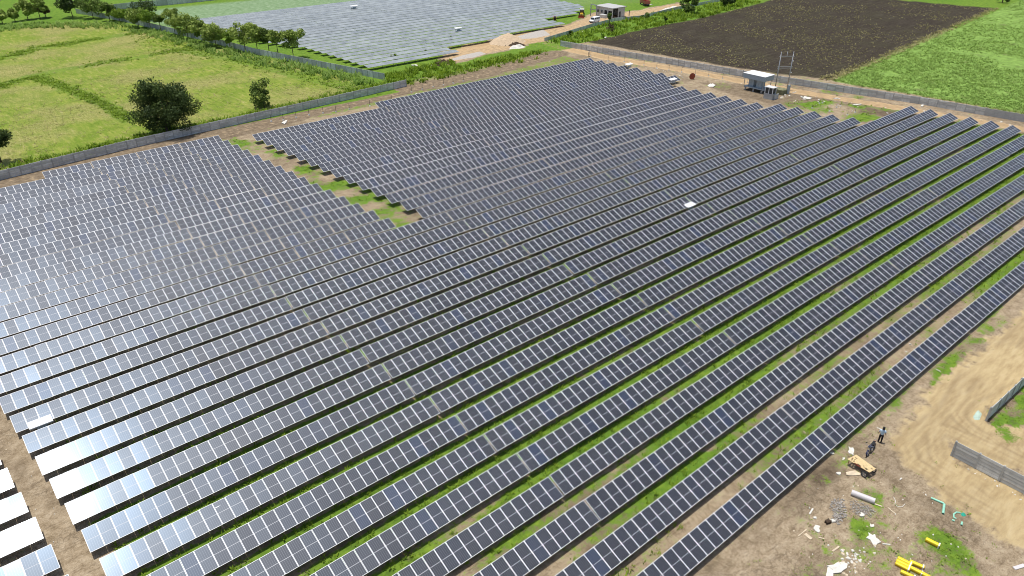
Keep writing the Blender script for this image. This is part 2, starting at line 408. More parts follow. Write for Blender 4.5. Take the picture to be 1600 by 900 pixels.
grass = np.full(GX.shape, .50)
k_of = (GY - Y1) / PROW + 1
infield = (GY > ylow(1) - .3) & (GY < yup(32) + 3) & (GX > -40) & (GX < 200)
lane = np.interp(np.clip(k_of, .5, 33), [.5, 1, 2, 3, 4, 5, 7, 10, 14, 20, 33], [.32, .46, .50, .62, .76, .82, .84, .82, .74, .55, .55])
patch = fbm(GX, GY, 16, 3) - .5
patch_l = vnoise(GX / 9 + 3, np.floor(k_of) * 7.7) - .5
grass = np.where(infield, lane + patch * .7 + patch_l * .5, grass)
grass -= np.where(infield, .20 * sstep(45, 15, GX) * sstep(70, 20, GY), 0)
under = (k_of - np.floor(k_of)) * PROW          # distance behind the high edge of the row in front
inst = sstep(-.3, .1, under + wob * .5) * sstep(2.6, 2.1, under + wob * .9)
grass = np.where(infield, grass * (.25 + .75 * inst) - .18 * (1 - inst), grass)
grass = np.where(infield & (GX > 185.3), .22 + (fbm(GX, GY, 3, 2) - .5) * .6, grass)
# bare path along the left ends of the tables
pathx = jx(k_of) - T28 - 1.0
grass = np.where(infield & (np.abs(GX - pathx) < 2.3 + wob), .10, grass)
grass = np.where(infield & (GX < pathx - 2), .3, grass)
# aisle between the two blocks
aisle = infield & (k_of > 17.3) & (GX > jx(k_of) + 24) & (GX < S0 + (18 - k_of) * SHEAR + 3)
grass = np.where(aisle, .44 + (fbm(GX, GY, 4, 3) - .5) * 1.0, grass)
grass = np.where(infield & (k_of > 17) & ~aisle & (GX > 1), .30, grass)
# right of the tables
edge_r = (GX > 184.3 - np.clip(k_of - 7, 0, 99) * .3) & (GY > 40)
grass = np.where((GX > 162) & (GX < 200) & (GY > 66) & (GY < 190), .26 + (fbm(GX, GY, 6, 3) - .5) * .9, grass)
d_gr = sdf(GX, GY, pxs([(1235, 165), (1290, 158), (1370, 172), (1400, 180), (1330, 190), (1250, 178)]))
grass = np.where(d_gr > -1, .52 + (fbm(GX, GY, 4, 3) - .5) * 1.1, grass)
# yard in the lower right
yard = (GY < ylow(1) - .3) & (GX > 20)
grass = np.where(yard, .20 + (fbm(GX, GY, 5, 3) - .5) * .7, grass)
for poly, v in (([(1392, 846), (1450, 818), (1495, 836), (1535, 880), (1560, 930), (1340, 930), (1372, 880)], .54),
                ([(1330, 812), (1372, 800), (1384, 822), (1340, 870), (1330, 850)], .60),
                ([(1284, 845), (1310, 838), (1316, 895), (1286, 905)], .52),
                ([(1392, 760), (1412, 758), (1420, 784), (1404, 786)], .62),
                ([(1330, 757), (1352, 754), (1384, 775), (1378, 790), (1350, 775)], .52),
                ([(1440, 600), (1545, 505), (1575, 480), (1590, 490), (1530, 545), (1450, 622)], .50),
                ([(1548, 665), (1600, 610), (1640, 570), (1700, 600), (1640, 660), (1580, 700), (1556, 690)], .72),
                ([(1270, 745), (1400, 628), (1412, 640), (1290, 752)], .42)):
    d = sdf(GX, GY, pxs(poly)); grass = np.where(d > -1.4, grass + (v + (fbm(GX, GY, 2.6, 3) - .5) * .9 - grass) * sstep(-1.4, .9, d + wob * 2.5), grass)
# beyond the fences
beyond = (GY > 172) & (GX < 172) & (GX > 60)
grass = np.where(beyond, .84 + patch * .5, grass)
grass = np.where((GX > 172) & (GY > 176), .80 + patch * .6, grass)
grass = np.where((GY > 300) | (GX > 300), .85 + patch * .5, grass)
dtrk = dline(GX, GY, L_TRACK)
grass = np.where(dtrk < 5, np.minimum(grass, .12 + .4 * sstep(2.0, 5.0, dtrk + wob * 2)), grass)
dw = dline(GX, GY, pxs([(650, 132), (700, 121), (760, 108), (830, 92), (868, 80)]))
dfp = sdf(GX, GY, P_FARPAD)
grass = np.where(dfp > -2, grass * (1 - sstep(-2, 1, dfp + wob * 4)) + .12 * sstep(-2, 1, dfp + wob * 4), grass)

dst = sdf(GX, GY, P_STUB); stub = sstep(-1.5, 1.0, dst + wob * 3)
grass = np.where(dst > 0, np.where(dst < 4, .60 - dst * .1, .12 + (fbm(GX, GY, 22, 3) - .5) * .5), grass)
grass = np.where((dst <= 0) & (GY > 163.5) & (GX < 100) & (GY < 400), .78, grass)
for ln, wd in (([(0, 92), (60, 75), (130, 65), (215, 50)], 2.4), ([(-60, 150), (0, 134), (50, 118), (150, 100), (260, 82), (310, 74)], 2.0), ([(50, 118), (110, 140), (160, 160), (205, 188)], 1.8), ([(280, 78), (360, 90), (470, 118), (560, 140)], 2.6)):
    d = dline(GX, GY, pxs(ln)); grass = np.where((d < wd * 2) & (dst > -2), np.maximum(grass, .85 * sstep(wd * 2, wd * .6, d + wob * 2)), grass)
dpl = sdf(GX, GY, P_PLOUGH); plough = sstep(-.8, .5, dpl + wob * 1.6)
dcr = sdf(GX, GY, P_CROP); crop = sstep(-.8, .5, dcr + wob * 2)
dmid = dline(GX, GY, pxs([(1300, 124), (1378, 91), (1453, 59), (1558, 13)]))
drd = dline(GX, GY, L_ROAD)
wroad = np.interp(GX, [140, 172, 185, 200], [4.2, 2.6, 2.0, 2.2])
road2 = sstep(.7, -.7, drd - wroad - wob * 1.2)
dyd = sdf(GX, GY, P_YARD); road1 = sstep(-2.6, 1.6, dyd + wob * 1.6 + (fbm(GX, GY, 1.4, 2) - .5) * 1.6)
wv = dyd + wob2 * 2.2 + wob * .5
tracks = sum(a * np.exp(-((wv - c) / w_) ** 2) for c, w_, a in ((.7, .35, .8), (1.5, .22, .6), (2.3, .3, .9), (3.0, .2, .6), (3.9, .35, .7), (5.2, .3, .5))) * sstep(.35, .6, fbm(GX + 5, GY + 50, 6, 3))
tracks = np.maximum(tracks, sum(.6 * np.exp(-((drd - c + wob) / .3) ** 2) for c in (.3, 1.1)) * (GY > 30))
padr = sstep(-2, 2, dfp + wob * 3) * .6
road = np.maximum.reduce([road1, road2, padr, np.where(dtrk < 2.6, .30, 0)])
orange = np.where(GY > 30, .9, 0.0)
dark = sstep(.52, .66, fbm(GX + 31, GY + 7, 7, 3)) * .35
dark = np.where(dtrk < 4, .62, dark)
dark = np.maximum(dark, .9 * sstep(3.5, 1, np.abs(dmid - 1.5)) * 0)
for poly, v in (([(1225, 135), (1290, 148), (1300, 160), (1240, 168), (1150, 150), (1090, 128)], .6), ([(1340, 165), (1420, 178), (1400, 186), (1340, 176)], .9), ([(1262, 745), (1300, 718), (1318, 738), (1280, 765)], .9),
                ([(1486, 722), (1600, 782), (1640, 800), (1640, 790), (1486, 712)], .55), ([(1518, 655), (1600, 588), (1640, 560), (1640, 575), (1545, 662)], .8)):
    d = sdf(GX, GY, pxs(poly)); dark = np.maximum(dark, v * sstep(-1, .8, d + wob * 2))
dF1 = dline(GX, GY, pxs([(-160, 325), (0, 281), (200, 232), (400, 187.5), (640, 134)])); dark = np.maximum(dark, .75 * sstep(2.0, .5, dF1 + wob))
grass = np.where(road > .5, grass - .25 * (road > .5), grass)
P_PALE = pxs([(200, 24), (262, 13), (330, 6), (420, -2), (640, -9), (600, 1), (560, 4), (305, 33), (290, 40), (262, 42)])
pale = np.maximum(sstep(-3, 3, sdf(GX, GY, P_PALE)), .35 * sstep(215, 240, GY) * (GX > 225))
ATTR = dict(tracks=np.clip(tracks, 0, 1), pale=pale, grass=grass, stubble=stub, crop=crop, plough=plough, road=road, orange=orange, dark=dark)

def sheet(name, mask_cells, lift, label_kind='structure'):
    nx, ny = GX.shape
    ii, jj = np.nonzero(mask_cells)
    idx = ii * ny + jj
    f = np.stack([idx, idx + ny, idx + ny + 1, idx + 1], 1)
    used, inv = np.unique(f, return_inverse=True)
    co = np.stack([GX.ravel()[used], GY.ravel()[used], GZ.ravel()[used] + lift], 1)
    me = np_mesh(name, co, inv.reshape(f.shape), M['earth'], {a: v.ravel()[used] for a, v in ATTR.items()}, smooth=True)
    return tag(link(name, me), kind=label_kind)
cell = lambda A: A[:-1, :-1]
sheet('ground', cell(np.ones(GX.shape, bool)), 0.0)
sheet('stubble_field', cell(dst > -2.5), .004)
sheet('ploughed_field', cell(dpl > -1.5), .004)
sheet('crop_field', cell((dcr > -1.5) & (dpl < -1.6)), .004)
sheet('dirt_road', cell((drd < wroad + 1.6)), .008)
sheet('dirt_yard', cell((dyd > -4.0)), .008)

# ------------------------------------------------------------------ solar tables
fr, tk, mg = .036, .035, .0
mb = MB()
x1, y1 = 1.142, LMOD; e = fr
mb.add([(0, 0, 0), (x1, 0, 0), (x1, y1, 0), (0, y1, 0), (e, e, 0), (x1 - e, e, 0), (x1 - e, y1 - e, 0), (e, y1 - e, 0)],
       [(0, 1, 5, 4), (1, 2, 6, 5), (2, 3, 7, 6), (3, 0, 4, 7)], 0)
mb.add([(0, 0, 0), (x1, 0, 0), (x1, y1, 0), (0, y1, 0), (0, 0, -tk), (x1, 0, -tk), (x1, y1, -tk), (0, y1, -tk)],
       [(0, 4, 5, 1), (1, 5, 6, 2), (2, 6, 7, 3), (3, 7, 4, 0)], 0)
ym = y1 / 2; h = .016
mb.add([(e, e, -.003), (x1 - e, e, -.003), (x1 - e, ym - h, -.003), (e, ym - h, -.003), (e, ym + h, -.003), (x1 - e, ym + h, -.003), (x1 - e, y1 - e, -.003), (e, y1 - e, -.003)],
       [(0, 1, 2, 3), (4, 5, 6, 7)], 1)
mb.add([(e, ym - h, -.002), (x1 - e, ym - h, -.002), (x1 - e, ym + h, -.002), (e, ym + h, -.002)], [(0, 1, 2, 3)], 2)
mb.add([(0, 0, -tk + .004), (x1, 0, -tk + .004), (x1, y1, -tk + .004), (0, y1, -tk + .004)], [(3, 2, 1, 0)], 3)
ME_MOD = mb.mesh('solar_panel', [M['frame'], M['glass'], M['midline'], M['back']])
_rails = {}
def rail_mesh(n):
    if n not in _rails:
        q = MB(); q.box((n * WMOD / 2, 0, 0), (n * WMOD - .1, .05, .08)); _rails[n] = q.mesh('purlin', M['galv'])
    return _rails[n]
q = MB(); q.box((0, 0, 0), (.08, .06, 1.0)); 
q2 = MB(); q2.box((0, 0, .42), (.10, .07, 1.24)); ME_POST = q2.mesh('post', M['galv'])
q3 = MB(); q3.box((0, LMOD / 2, 0), (.06, LMOD - .5, .07)); ME_RAFTER = q3.mesh('rafter', M['galv'])

N_TABLES = [0]
def solar_table(x, k, n, label, group, dx=0, dy=0, dz=0, wm=WMOD):
    """one table: n modules on two purlins, carried by posts"""
    t = empty('solar_table', (x, ylow(k), dz)); tag(t, label, 'solar table', group)
    t.rotation_euler = (R(dx), R(dy), 0)
    for i in range(n):
        o = link('solar_panel', ME_MOD, t, (i * wm + .009, 0, H1), (TILT + R(rnd.gauss(0, .42)), R(rnd.gauss(0, .35)), 0))
    for s in (.5, 1.75):
        link('purlin', rail_mesh(n), t, (0, s * CT + .075 * ST, H1 + s * ST - .075 * CT - .01), (TILT, 0, 0))
    m = max(2, round(n / 4))
    for i in range(m):
        px = (i + .5) * n * wm / m
        link('post', ME_POST, t, (px, 1.15 * CT + .04, 0))
        link('rafter', ME_RAFTER, t, (px, .15 * ST, H1 - .15 * CT), (TILT, 0, 0))
    N_TABLES[0] += 1
    return t

ORD = ['zeroth', 'first', 'second', 'third', 'fourth', 'fifth', 'sixth', 'seventh', 'eighth', 'ninth', 'tenth', 'eleventh', 'twelfth', 'thirteenth', 'fourteenth', 'fifteenth', 'sixteenth', 'seventeenth', 'eighteenth', 'nineteenth', 'twentieth']
def ordn(k):
    if k <= 20: return ORD[k]
    return ('twenty-' if k < 30 else 'thirty-') + ORD[k % 10] if k % 10 else 'thirtieth'
GRP = 'solar tables standing in rows over the field'
JIT = {(13, 20): (1.2, 0, 0), (12, 20): (.8, 0, 0), (11, 20): (-1.6, .2, 0), (10, 20): (0, 0, 0), (9, 20): (1.6, 0, 0), (8, 20): (1.0, 0, 0), (15, 0): (-1.4, 0, 0), (14, 0): (-1.7, 0, 0), (13, 0): (-1.4, 0, 0), (12, 0): (-.2, 0, 0), (11, 0): (-.9, .03, 0), (10, 0): (.05, 0, 0), (9, 0): (1.2, .05, 0), (8, 0): (-.9, 0, 0), (7, 0): (.8, 0, 0), (6, 0): (0, 0, 0)}   # (row, table) -> tilt errors that turn a table into or out of the sun's glare
jr = random.Random(11)
def jit(k, i):
    if (k, i) in JIT: return JIT[(k, i)]
    return (jr.gauss(0, .6), jr.gauss(0, .09), jr.gauss(0, .018))
def rowname(k): return 'front row beside the dirt yard' if k == 1 else ordn(k) + ' row back from the dirt yard'
for k in range(1, 33):
    segs = []
    if k <= 2:
        b = 60.4 - T28 + (1 - k) * .2
        segs = [(b + T28 * i - (0 if i else 0), 28) for i in range(0 if k > 1 else 0, 5)]
        segs = [(b - T28, 28)] + segs if k == 2 else segs
        for i, (x, n) in enumerate(segs):
            if x > 170: continue
            solar_table(x, k, n, 'long solar table, %s, %s from the near left end' % (rowname(k), ordn(i + 1)), GRP, *jit(k, i))
        continue
    if k <= 17:
        b = jx(k) - T28
        nt_ = 6 if k <= 12 else 5
        for i in range(nt_):
            x = b + T28 * i; n = 28
            ex = np.interp(k, [3, 9, 11, 13, 14], [.36, .34, .30, .28, .05]) if k <= 14 else .05
            x += ex * max(0, i - (0 if k < 6 else 1)) * (1 if k < 6 else 1.25)
            if i == 5: n = 16
            solar_table(x, k, n, '%s solar table, %s, %s from the bare path' % ('short end' if i == 5 else 'long', rowname(k), ordn(i + 1)), GRP, *jit(k, i), wm=WMOD + (ex * 1.1 / 28 if i > (-1 if k < 6 else 0) else 0))
        continue
    b = jx(k) - T28
    lst = [(b, 28), (b + T28, 7), (b + T28 + T7, 7), (b + T28 + 2 * T7, 7)]
    if k == 32: lst = [(b + T28 - T7, 7)] + lst[1:]
    for i, (x, n) in enumerate(lst):
        solar_table(x, k, n, '%s solar table left of the grassy aisle, %s row back, %s from the aisle' % ('long' if n == 28 else 'short', ordn(k), ordn(4 - i)), GRP, *jit(k, i))
    s = S0 + (18 - k) * SHEAR
    lst = [(s + T28 * i, 28) for i in range(3)]
    if k >= 25: lst.append((s + T28 * 3, 7))
    if k == 32: lst = lst[1:]
    for i, (x, n) in enumerate(lst):
        solar_table(x, k, n, '%s solar table right of the grassy aisle, %s row back, %s from the aisle' % ('long' if n == 28 else 'short', ordn(k), ordn(i + 1)), GRP, *jit(k, 10 + i))
for k in range(6, 15):
    n = 12; xr = jx(k) - T28 - 2.25
    solar_table(xr - n * WMOD, k, n, 'cut-off solar table left of the bare path, level with the %s row' % ordn(k), GRP, *jit(k, 20))
#__PART3__
# ------------------------------------------------------------------ precast fences
_plank = {}
def plank_mesh(L, h):
    key = (round(L, 2), round(h, 3))
    if key not in _plank:
        q = MB(); b = .012
        # a board with chamfered edges, so that the joints read as grooves
        b = .05; ys = [(-.04, b), (-.026, h - .02), (-.004, h), (.004, h), (.026, h - .02), (.04, b), (.004, 0), (-.004, 0)]
        vs = [(x, y, z) for x in (0, L) for y, z in ys]
        fs = [(i, (i + 1) % 8, (i + 1) % 8 + 8, i + 8) for i in range(8)] + [tuple(range(7, -1, -1)), tuple(range(8, 16))]
        q.add(vs, fs); _plank[key] = q.mesh('plank', M['precast'])
    return _plank[key]
q = MB(); q.box((0, 0, .9), (.15, .19, 2.0)); q.box((0, 0, 1.93), (.11, .14, .06)); ME_FPOST = q.mesh('fence_post', M['precast_post'])
_grooved = {}
def bay_panel(L, h, nb):
    key = (round(L, 2), h, nb)
    if key not in _grooved:
        q = MB(); ph = h / nb; b = .02; zs = []
        for i in range(nb): zs += [(i * ph, -.012), (i * ph + b, -.026), ((i + 1) * ph - b, -.026)]
        zs.append((h, -.012))
        pr = [(-y, z) for z, y in zs]; prof = [(y, z) for z, y in zs] + [(-y, z) for z, y in reversed(zs)]
        n = len(prof); vs = [(x, y, z) for x in (0, L) for y, z in prof]
        q.add(vs, [(i, (i + 1) % n, (i + 1) % n + n, i + n) for i in range(n)] + [tuple(range(n - 1, -1, -1)), tuple(range(n, 2 * n))])
        _grooved[key] = q.mesh('bay_panel', M['precast'])
    return _grooved[key]

def fence(pts, label, h=1.8, planks=True, nb=5, bay=2.0, limit=300):
    """posts every two metres; each bay holds stacked boards"""
    root = empty('concrete_fence', pts[0]); tag(root, label, 'fence', 'precast concrete fences round the site'); o0 = Vector(pts[0])
    used = 0; rest = MB()
    for a, b in zip(pts, pts[1:]):
        a, b = Vector(a), Vector(b); d = b - a; n = max(1, round(d.length / bay)); st = d / n; ang = math.atan2(d.y, d.x)
        for i in range(n + 1):
            if i == n and b != Vector(pts[-1]): continue
            link('fence_post', ME_FPOST, root, a + st * i - o0 + Vector((0, 0, rnd.gauss(0, .02) - .05)), (rnd.gauss(0, .008), rnd.gauss(0, .008), ang)).scale = (1, 1, h / 1.85)
        for i in range(n):
            p = a + st * i - o0; u = st.normalized(); L = st.length - .11
            if planks and used + nb <= limit:
                for j in range(nb):
                    link('plank', plank_mesh(L, h / nb - .012), root, p + u * .055 + Vector((-u.y, u.x, 0)) * rnd.gauss(0, .004) + Vector((0, 0, j * h / nb + rnd.gauss(0, .004))), (0, 0, ang))
                used += nb
            elif not planks and used < limit:
                link('bay_panel', bay_panel(L, h, nb), root, p + u * .055, (0, rnd.gauss(0, .004), ang)); used += 1
            else:
                mat = Matrix.Rotation(ang, 3, 'Z')
                for j in range(nb): rest.box(p + st * .5 + Vector((0, 0, (j + .5) * h / nb)), (L, .05, h / nb - .014), 0, mat)
    if rest.v: tag(rest.build('planks', M['precast'], root), kind='stuff')
    return root
fence(pxs([(-70, 299), (0, 282), (100, 257.5), (200, 233), (300, 210.5), (400, 188.3), (520, 161.5), (635, 135)]), 'long grey concrete fence between the stubble field and the solar tables', 1.8)
fence(pxs([(601, 125), (525, 110), (400, 85), (330, 66.5), (262, 50), (190, 33), (120, 21)]), 'grey concrete fence behind the row of trees, beside the far solar rows', 1.8, planks=False)
fence(pxs([(876, 72), (950, 85), (1050, 101), (1160, 120), (1230, 131), (1330, 146.5), (1435, 162.5), (1600, 191), (1760, 222)]), 'long grey concrete fence between the orange dirt road and the ploughed field', 1.75)
fence(pxs([(851, 64.5), (889, 53), (925, 42), (960, 33), (1000, 29), (1058, 15), (1100, 7), (1160, -5), (1250, -16)]), 'low far grey concrete fence in front of the white roofed building', 1.15, planks=False, nb=3)
fence(pxs([(175, 16), (215, 11.5), (262, 8), (330, 1), (420, -7)]), 'farthest concrete fence at the top left beyond the pale green plot', 2.2, planks=False, nb=4)
fence(pxs([(1486, 712), (1600, 772), (1720, 838)]), 'short grey concrete fence inside the bend of the dirt yard road', 1.85)
fence([at(1541, 657), at(1556, 643), at(1600, 601), at(1700, 515)], 'leaning grey concrete fence along the green verge at the right edge', 1.75)

# ------------------------------------------------------------------ leaves, trees, grass
def leaf_cloud(pts, nrm, size, name, mat, parent=None, loc=None, aspect=.6, tone=None, seed=1, flat=.0):
    """one quad per leaf, turned at random, folded over the given normals"""
    g = np.random.default_rng(seed); n = len(pts)
    u = g.normal(size=(n, 3)); nn = nrm + g.normal(size=(n, 3)) * .75
    nn /= np.linalg.norm(nn, axis=1)[:, None] + 1e-9
    u -= nn * (u * nn).sum(1)[:, None]; u /= np.linalg.norm(u, axis=1)[:, None] + 1e-9
    w = np.cross(nn, u); s = (size * g.uniform(.6, 1.4, n))[:, None]
    co = np.stack([pts - u * s * .5, pts + w * s * aspect * .5, pts + u * s * .5 - nn * s * .12, pts - w * s * aspect * .5], 1).reshape(-1, 3)
    f = np.arange(n * 4).reshape(n, 4)
    t = (g.random(n) if tone is None else tone)
    me = np_mesh(name, co, f, mat, {'tone': np.repeat(t, 4)})
    return link(name, me, parent, loc)

def crown_points(g, n, rx, ry, rz, zc, clumps=26, cl=.38, hollow=.55):
    """leaf clumps spread through an uneven ellipsoid"""
    C = []
    while len(C) < clumps:
        p = g.normal(size=3); p /= np.linalg.norm(p); r = g.uniform(.35, .9) ** .7
        C.append((p * np.array([rx, ry, rz]) * r * g.uniform(.8, 1.12), g.uniform(.7, 1.25) * cl * (rx * ry * rz) ** (1 / 3)))
    w = np.array([c[1] ** 2 for c in C]); w /= w.sum(); ch = g.choice(len(C), n, p=w)
    d = g.normal(size=(n, 3)); d /= np.linalg.norm(d, axis=1)[:, None]
    rad = np.array([C[i][1] for i in ch]) * (1 - (1 - hollow) * g.random(n) ** 1.6) * g.uniform(.85, 1.1, n)
    pts = np.array([C[i][0] for i in ch]) + d * rad[:, None] * np.array([1, 1, .8])
    pts[:, 2] += zc; cen = [Vector(c[0]) + Vector((0, 0, zc)) for c in C]
    return pts, d, cen, ch

def tree(base, h, wd, label, mat='leaf_mid', leaf=.4, n=2500, trunk=.25, name='tree', group=None, clumps=22, cl=.36, crown_lo=.25, seed=1, cat='tree', wy=None):
    g = np.random.default_rng(seed); root = empty(name, base, rnd.uniform(0, 6)); tag(root, label, cat, group)
    zl = h * crown_lo; rz = (h - zl) / 2; zc = zl + rz
    pts, d, cen, ch = crown_points(g, n, wd / 2 * .90, (wy or wd) / 2 * .90, rz * .86, zc, clumps, cl)
    pts = pts[pts[:, 2] > .1]; d = d[:len(pts)]; ch = ch[:len(pts)]
    tone = np.clip(g.random(clumps)[ch] * .6 + g.random(len(pts)) * .4, 0, 1)
    leaf_cloud(pts, d, leaf, 'crown', M[mat], root, tone=tone, seed=seed)
    q = MB(); lean = Vector((g.normal() * .03 * h, g.normal() * .03 * h, 0)); top = Vector((0, 0, zc)) + lean
    mid = Vector((0, 0, zc * .55)) + lean * .4
    q.cyl((0, 0, -.2), mid, trunk, trunk * .72, 9); q.cyl(mid, top, trunk * .72, trunk * .35, 8)
    for c in cen[:10]:
        s0 = mid.lerp(top, g.uniform(.0, .7)); q.cyl(s0, s0.lerp(c, .55), trunk * .32, trunk * .2, 6); q.cyl(s0.lerp(c, .55), c, trunk * .2, trunk * .06, 5)
    q.build('trunk', M['bark'], root, smooth=True)
    return root
def tree_px(px, pyb, pyt, wpx, label, **kw):
    b = at(px, pyb); s = px_m(b)
    lo, hi = .3, 40.0
    for _ in range(30):
        m = (lo + hi) / 2
        dp = depth((b.x, b.y, m)); up = (b.x * math.cos(AZ) + b.y * math.sin(AZ)) * math.sin(PITCH) + (m - CZ) * math.cos(PITCH)
        if 450 - F_PX * up / dp > pyt: lo = m
        else: hi = m
    return tree(b, m, wpx / s, label, seed=int(px * 7 + pyb) % 9973, **kw)

tree_px(262, 209, 121, 112, 'big dark round tree just behind the left concrete fence', mat='leaf_dark', leaf=.42, n=17000, trunk=.34, clumps=64, cl=.30, crown_lo=-.06, name='broadleaf_tree')
tree_px(413, 168, 117, 40, 'small dark green tree in the stubble field close to the concrete fence', mat='leaf_mid', leaf=.38, n=3400, trunk=.15, clumps=26, cl=.30, crown_lo=-.12, name='young_tree')
tree_px(2, 254, 194, 54, 'dark tree cut off by the left edge, standing behind the concrete fence', mat='leaf_dark', leaf=.36, n=4200, trunk=.18, clumps=26, cl=.3, crown_lo=.2, name='young_tree')
TG = 'broad leaved trees along the fence of the far solar rows'
for i, (px, pb, pt, w, mt, lb, lo) in enumerate((
        (188, 35, 17, 24, 'leaf_lime', 'small lime green tree, leftmost of those before the far left fence', .2),
        (226, 32, 1, 34, 'leaf_dark', 'dark dense tree rising behind the paler trees before the pale green plot', .1),
        (217, 43, 18, 27, 'leaf_teak', 'leafy tree on the fence in front of the dark dense tree', .25),
        (236, 46, 17, 24, 'leaf_lime', 'yellow green tree on the fence right of the dark dense tree', .2),
        (252, 49, 26, 15, 'leaf_mid', 'thin tree on the fence before the pale green plot, on a bare trunk', .45),
        (274, 55, 14, 24, 'leaf_teak', 'tall pale tree at the left corner of the far solar rows', .2),
        (294, 60, 24, 40, 'leaf_teak', 'widest pale leafy tree at the left corner of the far solar rows', .12),
        (318, 68, 32, 26, 'leaf_teak', 'pale tree with an uneven top overlapping the wide one on its right', .25),
        (338, 73, 40, 34, 'leaf_teak', 'low leafy tree before the gap in the trees along the far fence', .2),
        (360, 77, 52, 12, 'leaf_lime', 'small thin tree standing alone in the gap of the fence trees', .3),
        (384, 81, 37, 36, 'leaf_teak', 'full pale tree right of the gap in the fence trees', .28),
        (403, 83, 40, 24, 'leaf_teak', 'pale tree leaning on the full one right of the gap', .3),
        (421, 84, 46, 26, 'leaf_mid', 'greener tree fourth from the right end of the fence trees', .35),
        (435, 88, 48, 20, 'leaf_teak', 'slender tree on a tall bare trunk, second from the right end of the trees', .45),
        (459, 92, 48, 34, 'leaf_teak', 'rightmost tree of the line, overlapping the far solar rows', .35))):
    tree_px(px, pb, pt - 5, w * 1.3, lb, mat=mt, leaf=.66 if mt == 'leaf_teak' else .5, n=2300, trunk=.13, clumps=24, cl=.38, crown_lo=lo, name='fence_tree', group=TG)
for i, (px, pb, pt, w, mt, lb) in enumerate((
        (4, 37, 13, 26, 'leaf_teak', 'pale tree cut off by the left edge on the far side of the stubble field'),
        (24, 34, 12, 20, 'leaf_teak', 'small pale tree second from the left edge beyond the stubble field'),
        (44, 31, -3, 32, 'leaf_teak', 'tall pale tree reaching the top edge, third from the left edge'),
        (63, 29, -6, 30, 'leaf_teak', 'tall tree reaching the top edge just left of a dark shrub'),
        (72, 27, 8, 15, 'leaf_dry', 'dark brownish shrub under the tall trees at the top left'),
        (114, 27, -14, 40, 'leaf_dark', 'dark bushy tree at the top edge, left of a pale leafy one'),
        (146, 29, -12, 44, 'leaf_mid', 'wide leafy tree at the top edge between two others'),
        (172, 33, -2, 32, 'leaf_mid', 'leafy tree ending the clump where the far fence begins'))):
    tree_px(px, pb, pt, w, lb, mat=mt, leaf=.7, n=1600, trunk=.16, clumps=17, cl=.36, crown_lo=.12, name='field_tree', group='trees at the far edge of the stubble field')
tree_px(1076, 20, -10, 36, 'round green tree at the top edge beside the far concrete fence', mat='leaf_mid', leaf=.6, n=2600, clumps=22, cl=.32, crown_lo=.03, name='broadleaf_tree')
tree_px(1137, 10, -14, 30, 'dark tree at the top edge above the ploughed field', mat='leaf_dark', leaf=.6, n=2000, clumps=20, cl=.34, crown_lo=.05, name='broadleaf_tree')
tree_px(1566, 4, -10, 20, 'dark bush at the far corner of the ploughed field', mat='leaf_dark', leaf=.6, n=800, clumps=12, cl=.36, crown_lo=.02, name='bush', cat='bush')
tree_px(952, 40, 20, 13, 'small tree with a bare trunk and dry twigs before the white roofed building', mat='leaf_mid', leaf=.4, n=900, trunk=.14, clumps=10, cl=.4, crown_lo=.42, name='young_tree')
tree_px(954, 52, 36, 16, 'dry brown shrub below the small tree near the white roofed building', mat='leaf_dry', leaf=.35, n=500, trunk=.06, clumps=9, cl=.4, crown_lo=.05, name='shrub', cat='shrub')
tree_px(891, 58, 46, 9, 'small dark shrub against the low far concrete fence', mat='leaf_dark', leaf=.35, n=500, trunk=.05, clumps=8, cl=.42, crown_lo=.05, name='shrub', cat='shrub')
tree_px(1040, 38, 24, 5, 'thin dark sapling standing alone above the ploughed field', mat='leaf_dark', leaf=.35, n=260, trunk=.06, clumps=7, cl=.42, crown_lo=.2, name='sapling', cat='tree')
tree_px(1008, 30, 20, 20, 'low green bush leaning over the far concrete fence', mat='leaf_mid', leaf=.45, n=900, trunk=.06, clumps=12, cl=.38, crown_lo=.02, name='bush', cat='bush')
for i, (px, pb, pt, w, lb) in enumerate(((616, 92, 84, 14, 'shrub growing up between the two nearest far solar rows, the left one'), (664, 85, 78, 14, 'shrub growing up between the nearest far solar rows, the right one'), (704, 62, 56, 7, 'small shrub showing over a far solar row'))):
    tree_px(px, pb, pt, w, lb, mat='leaf_lime', leaf=.4, n=420, trunk=.05, clumps=9, cl=.4, crown_lo=.05, name='shrub', cat='shrub')

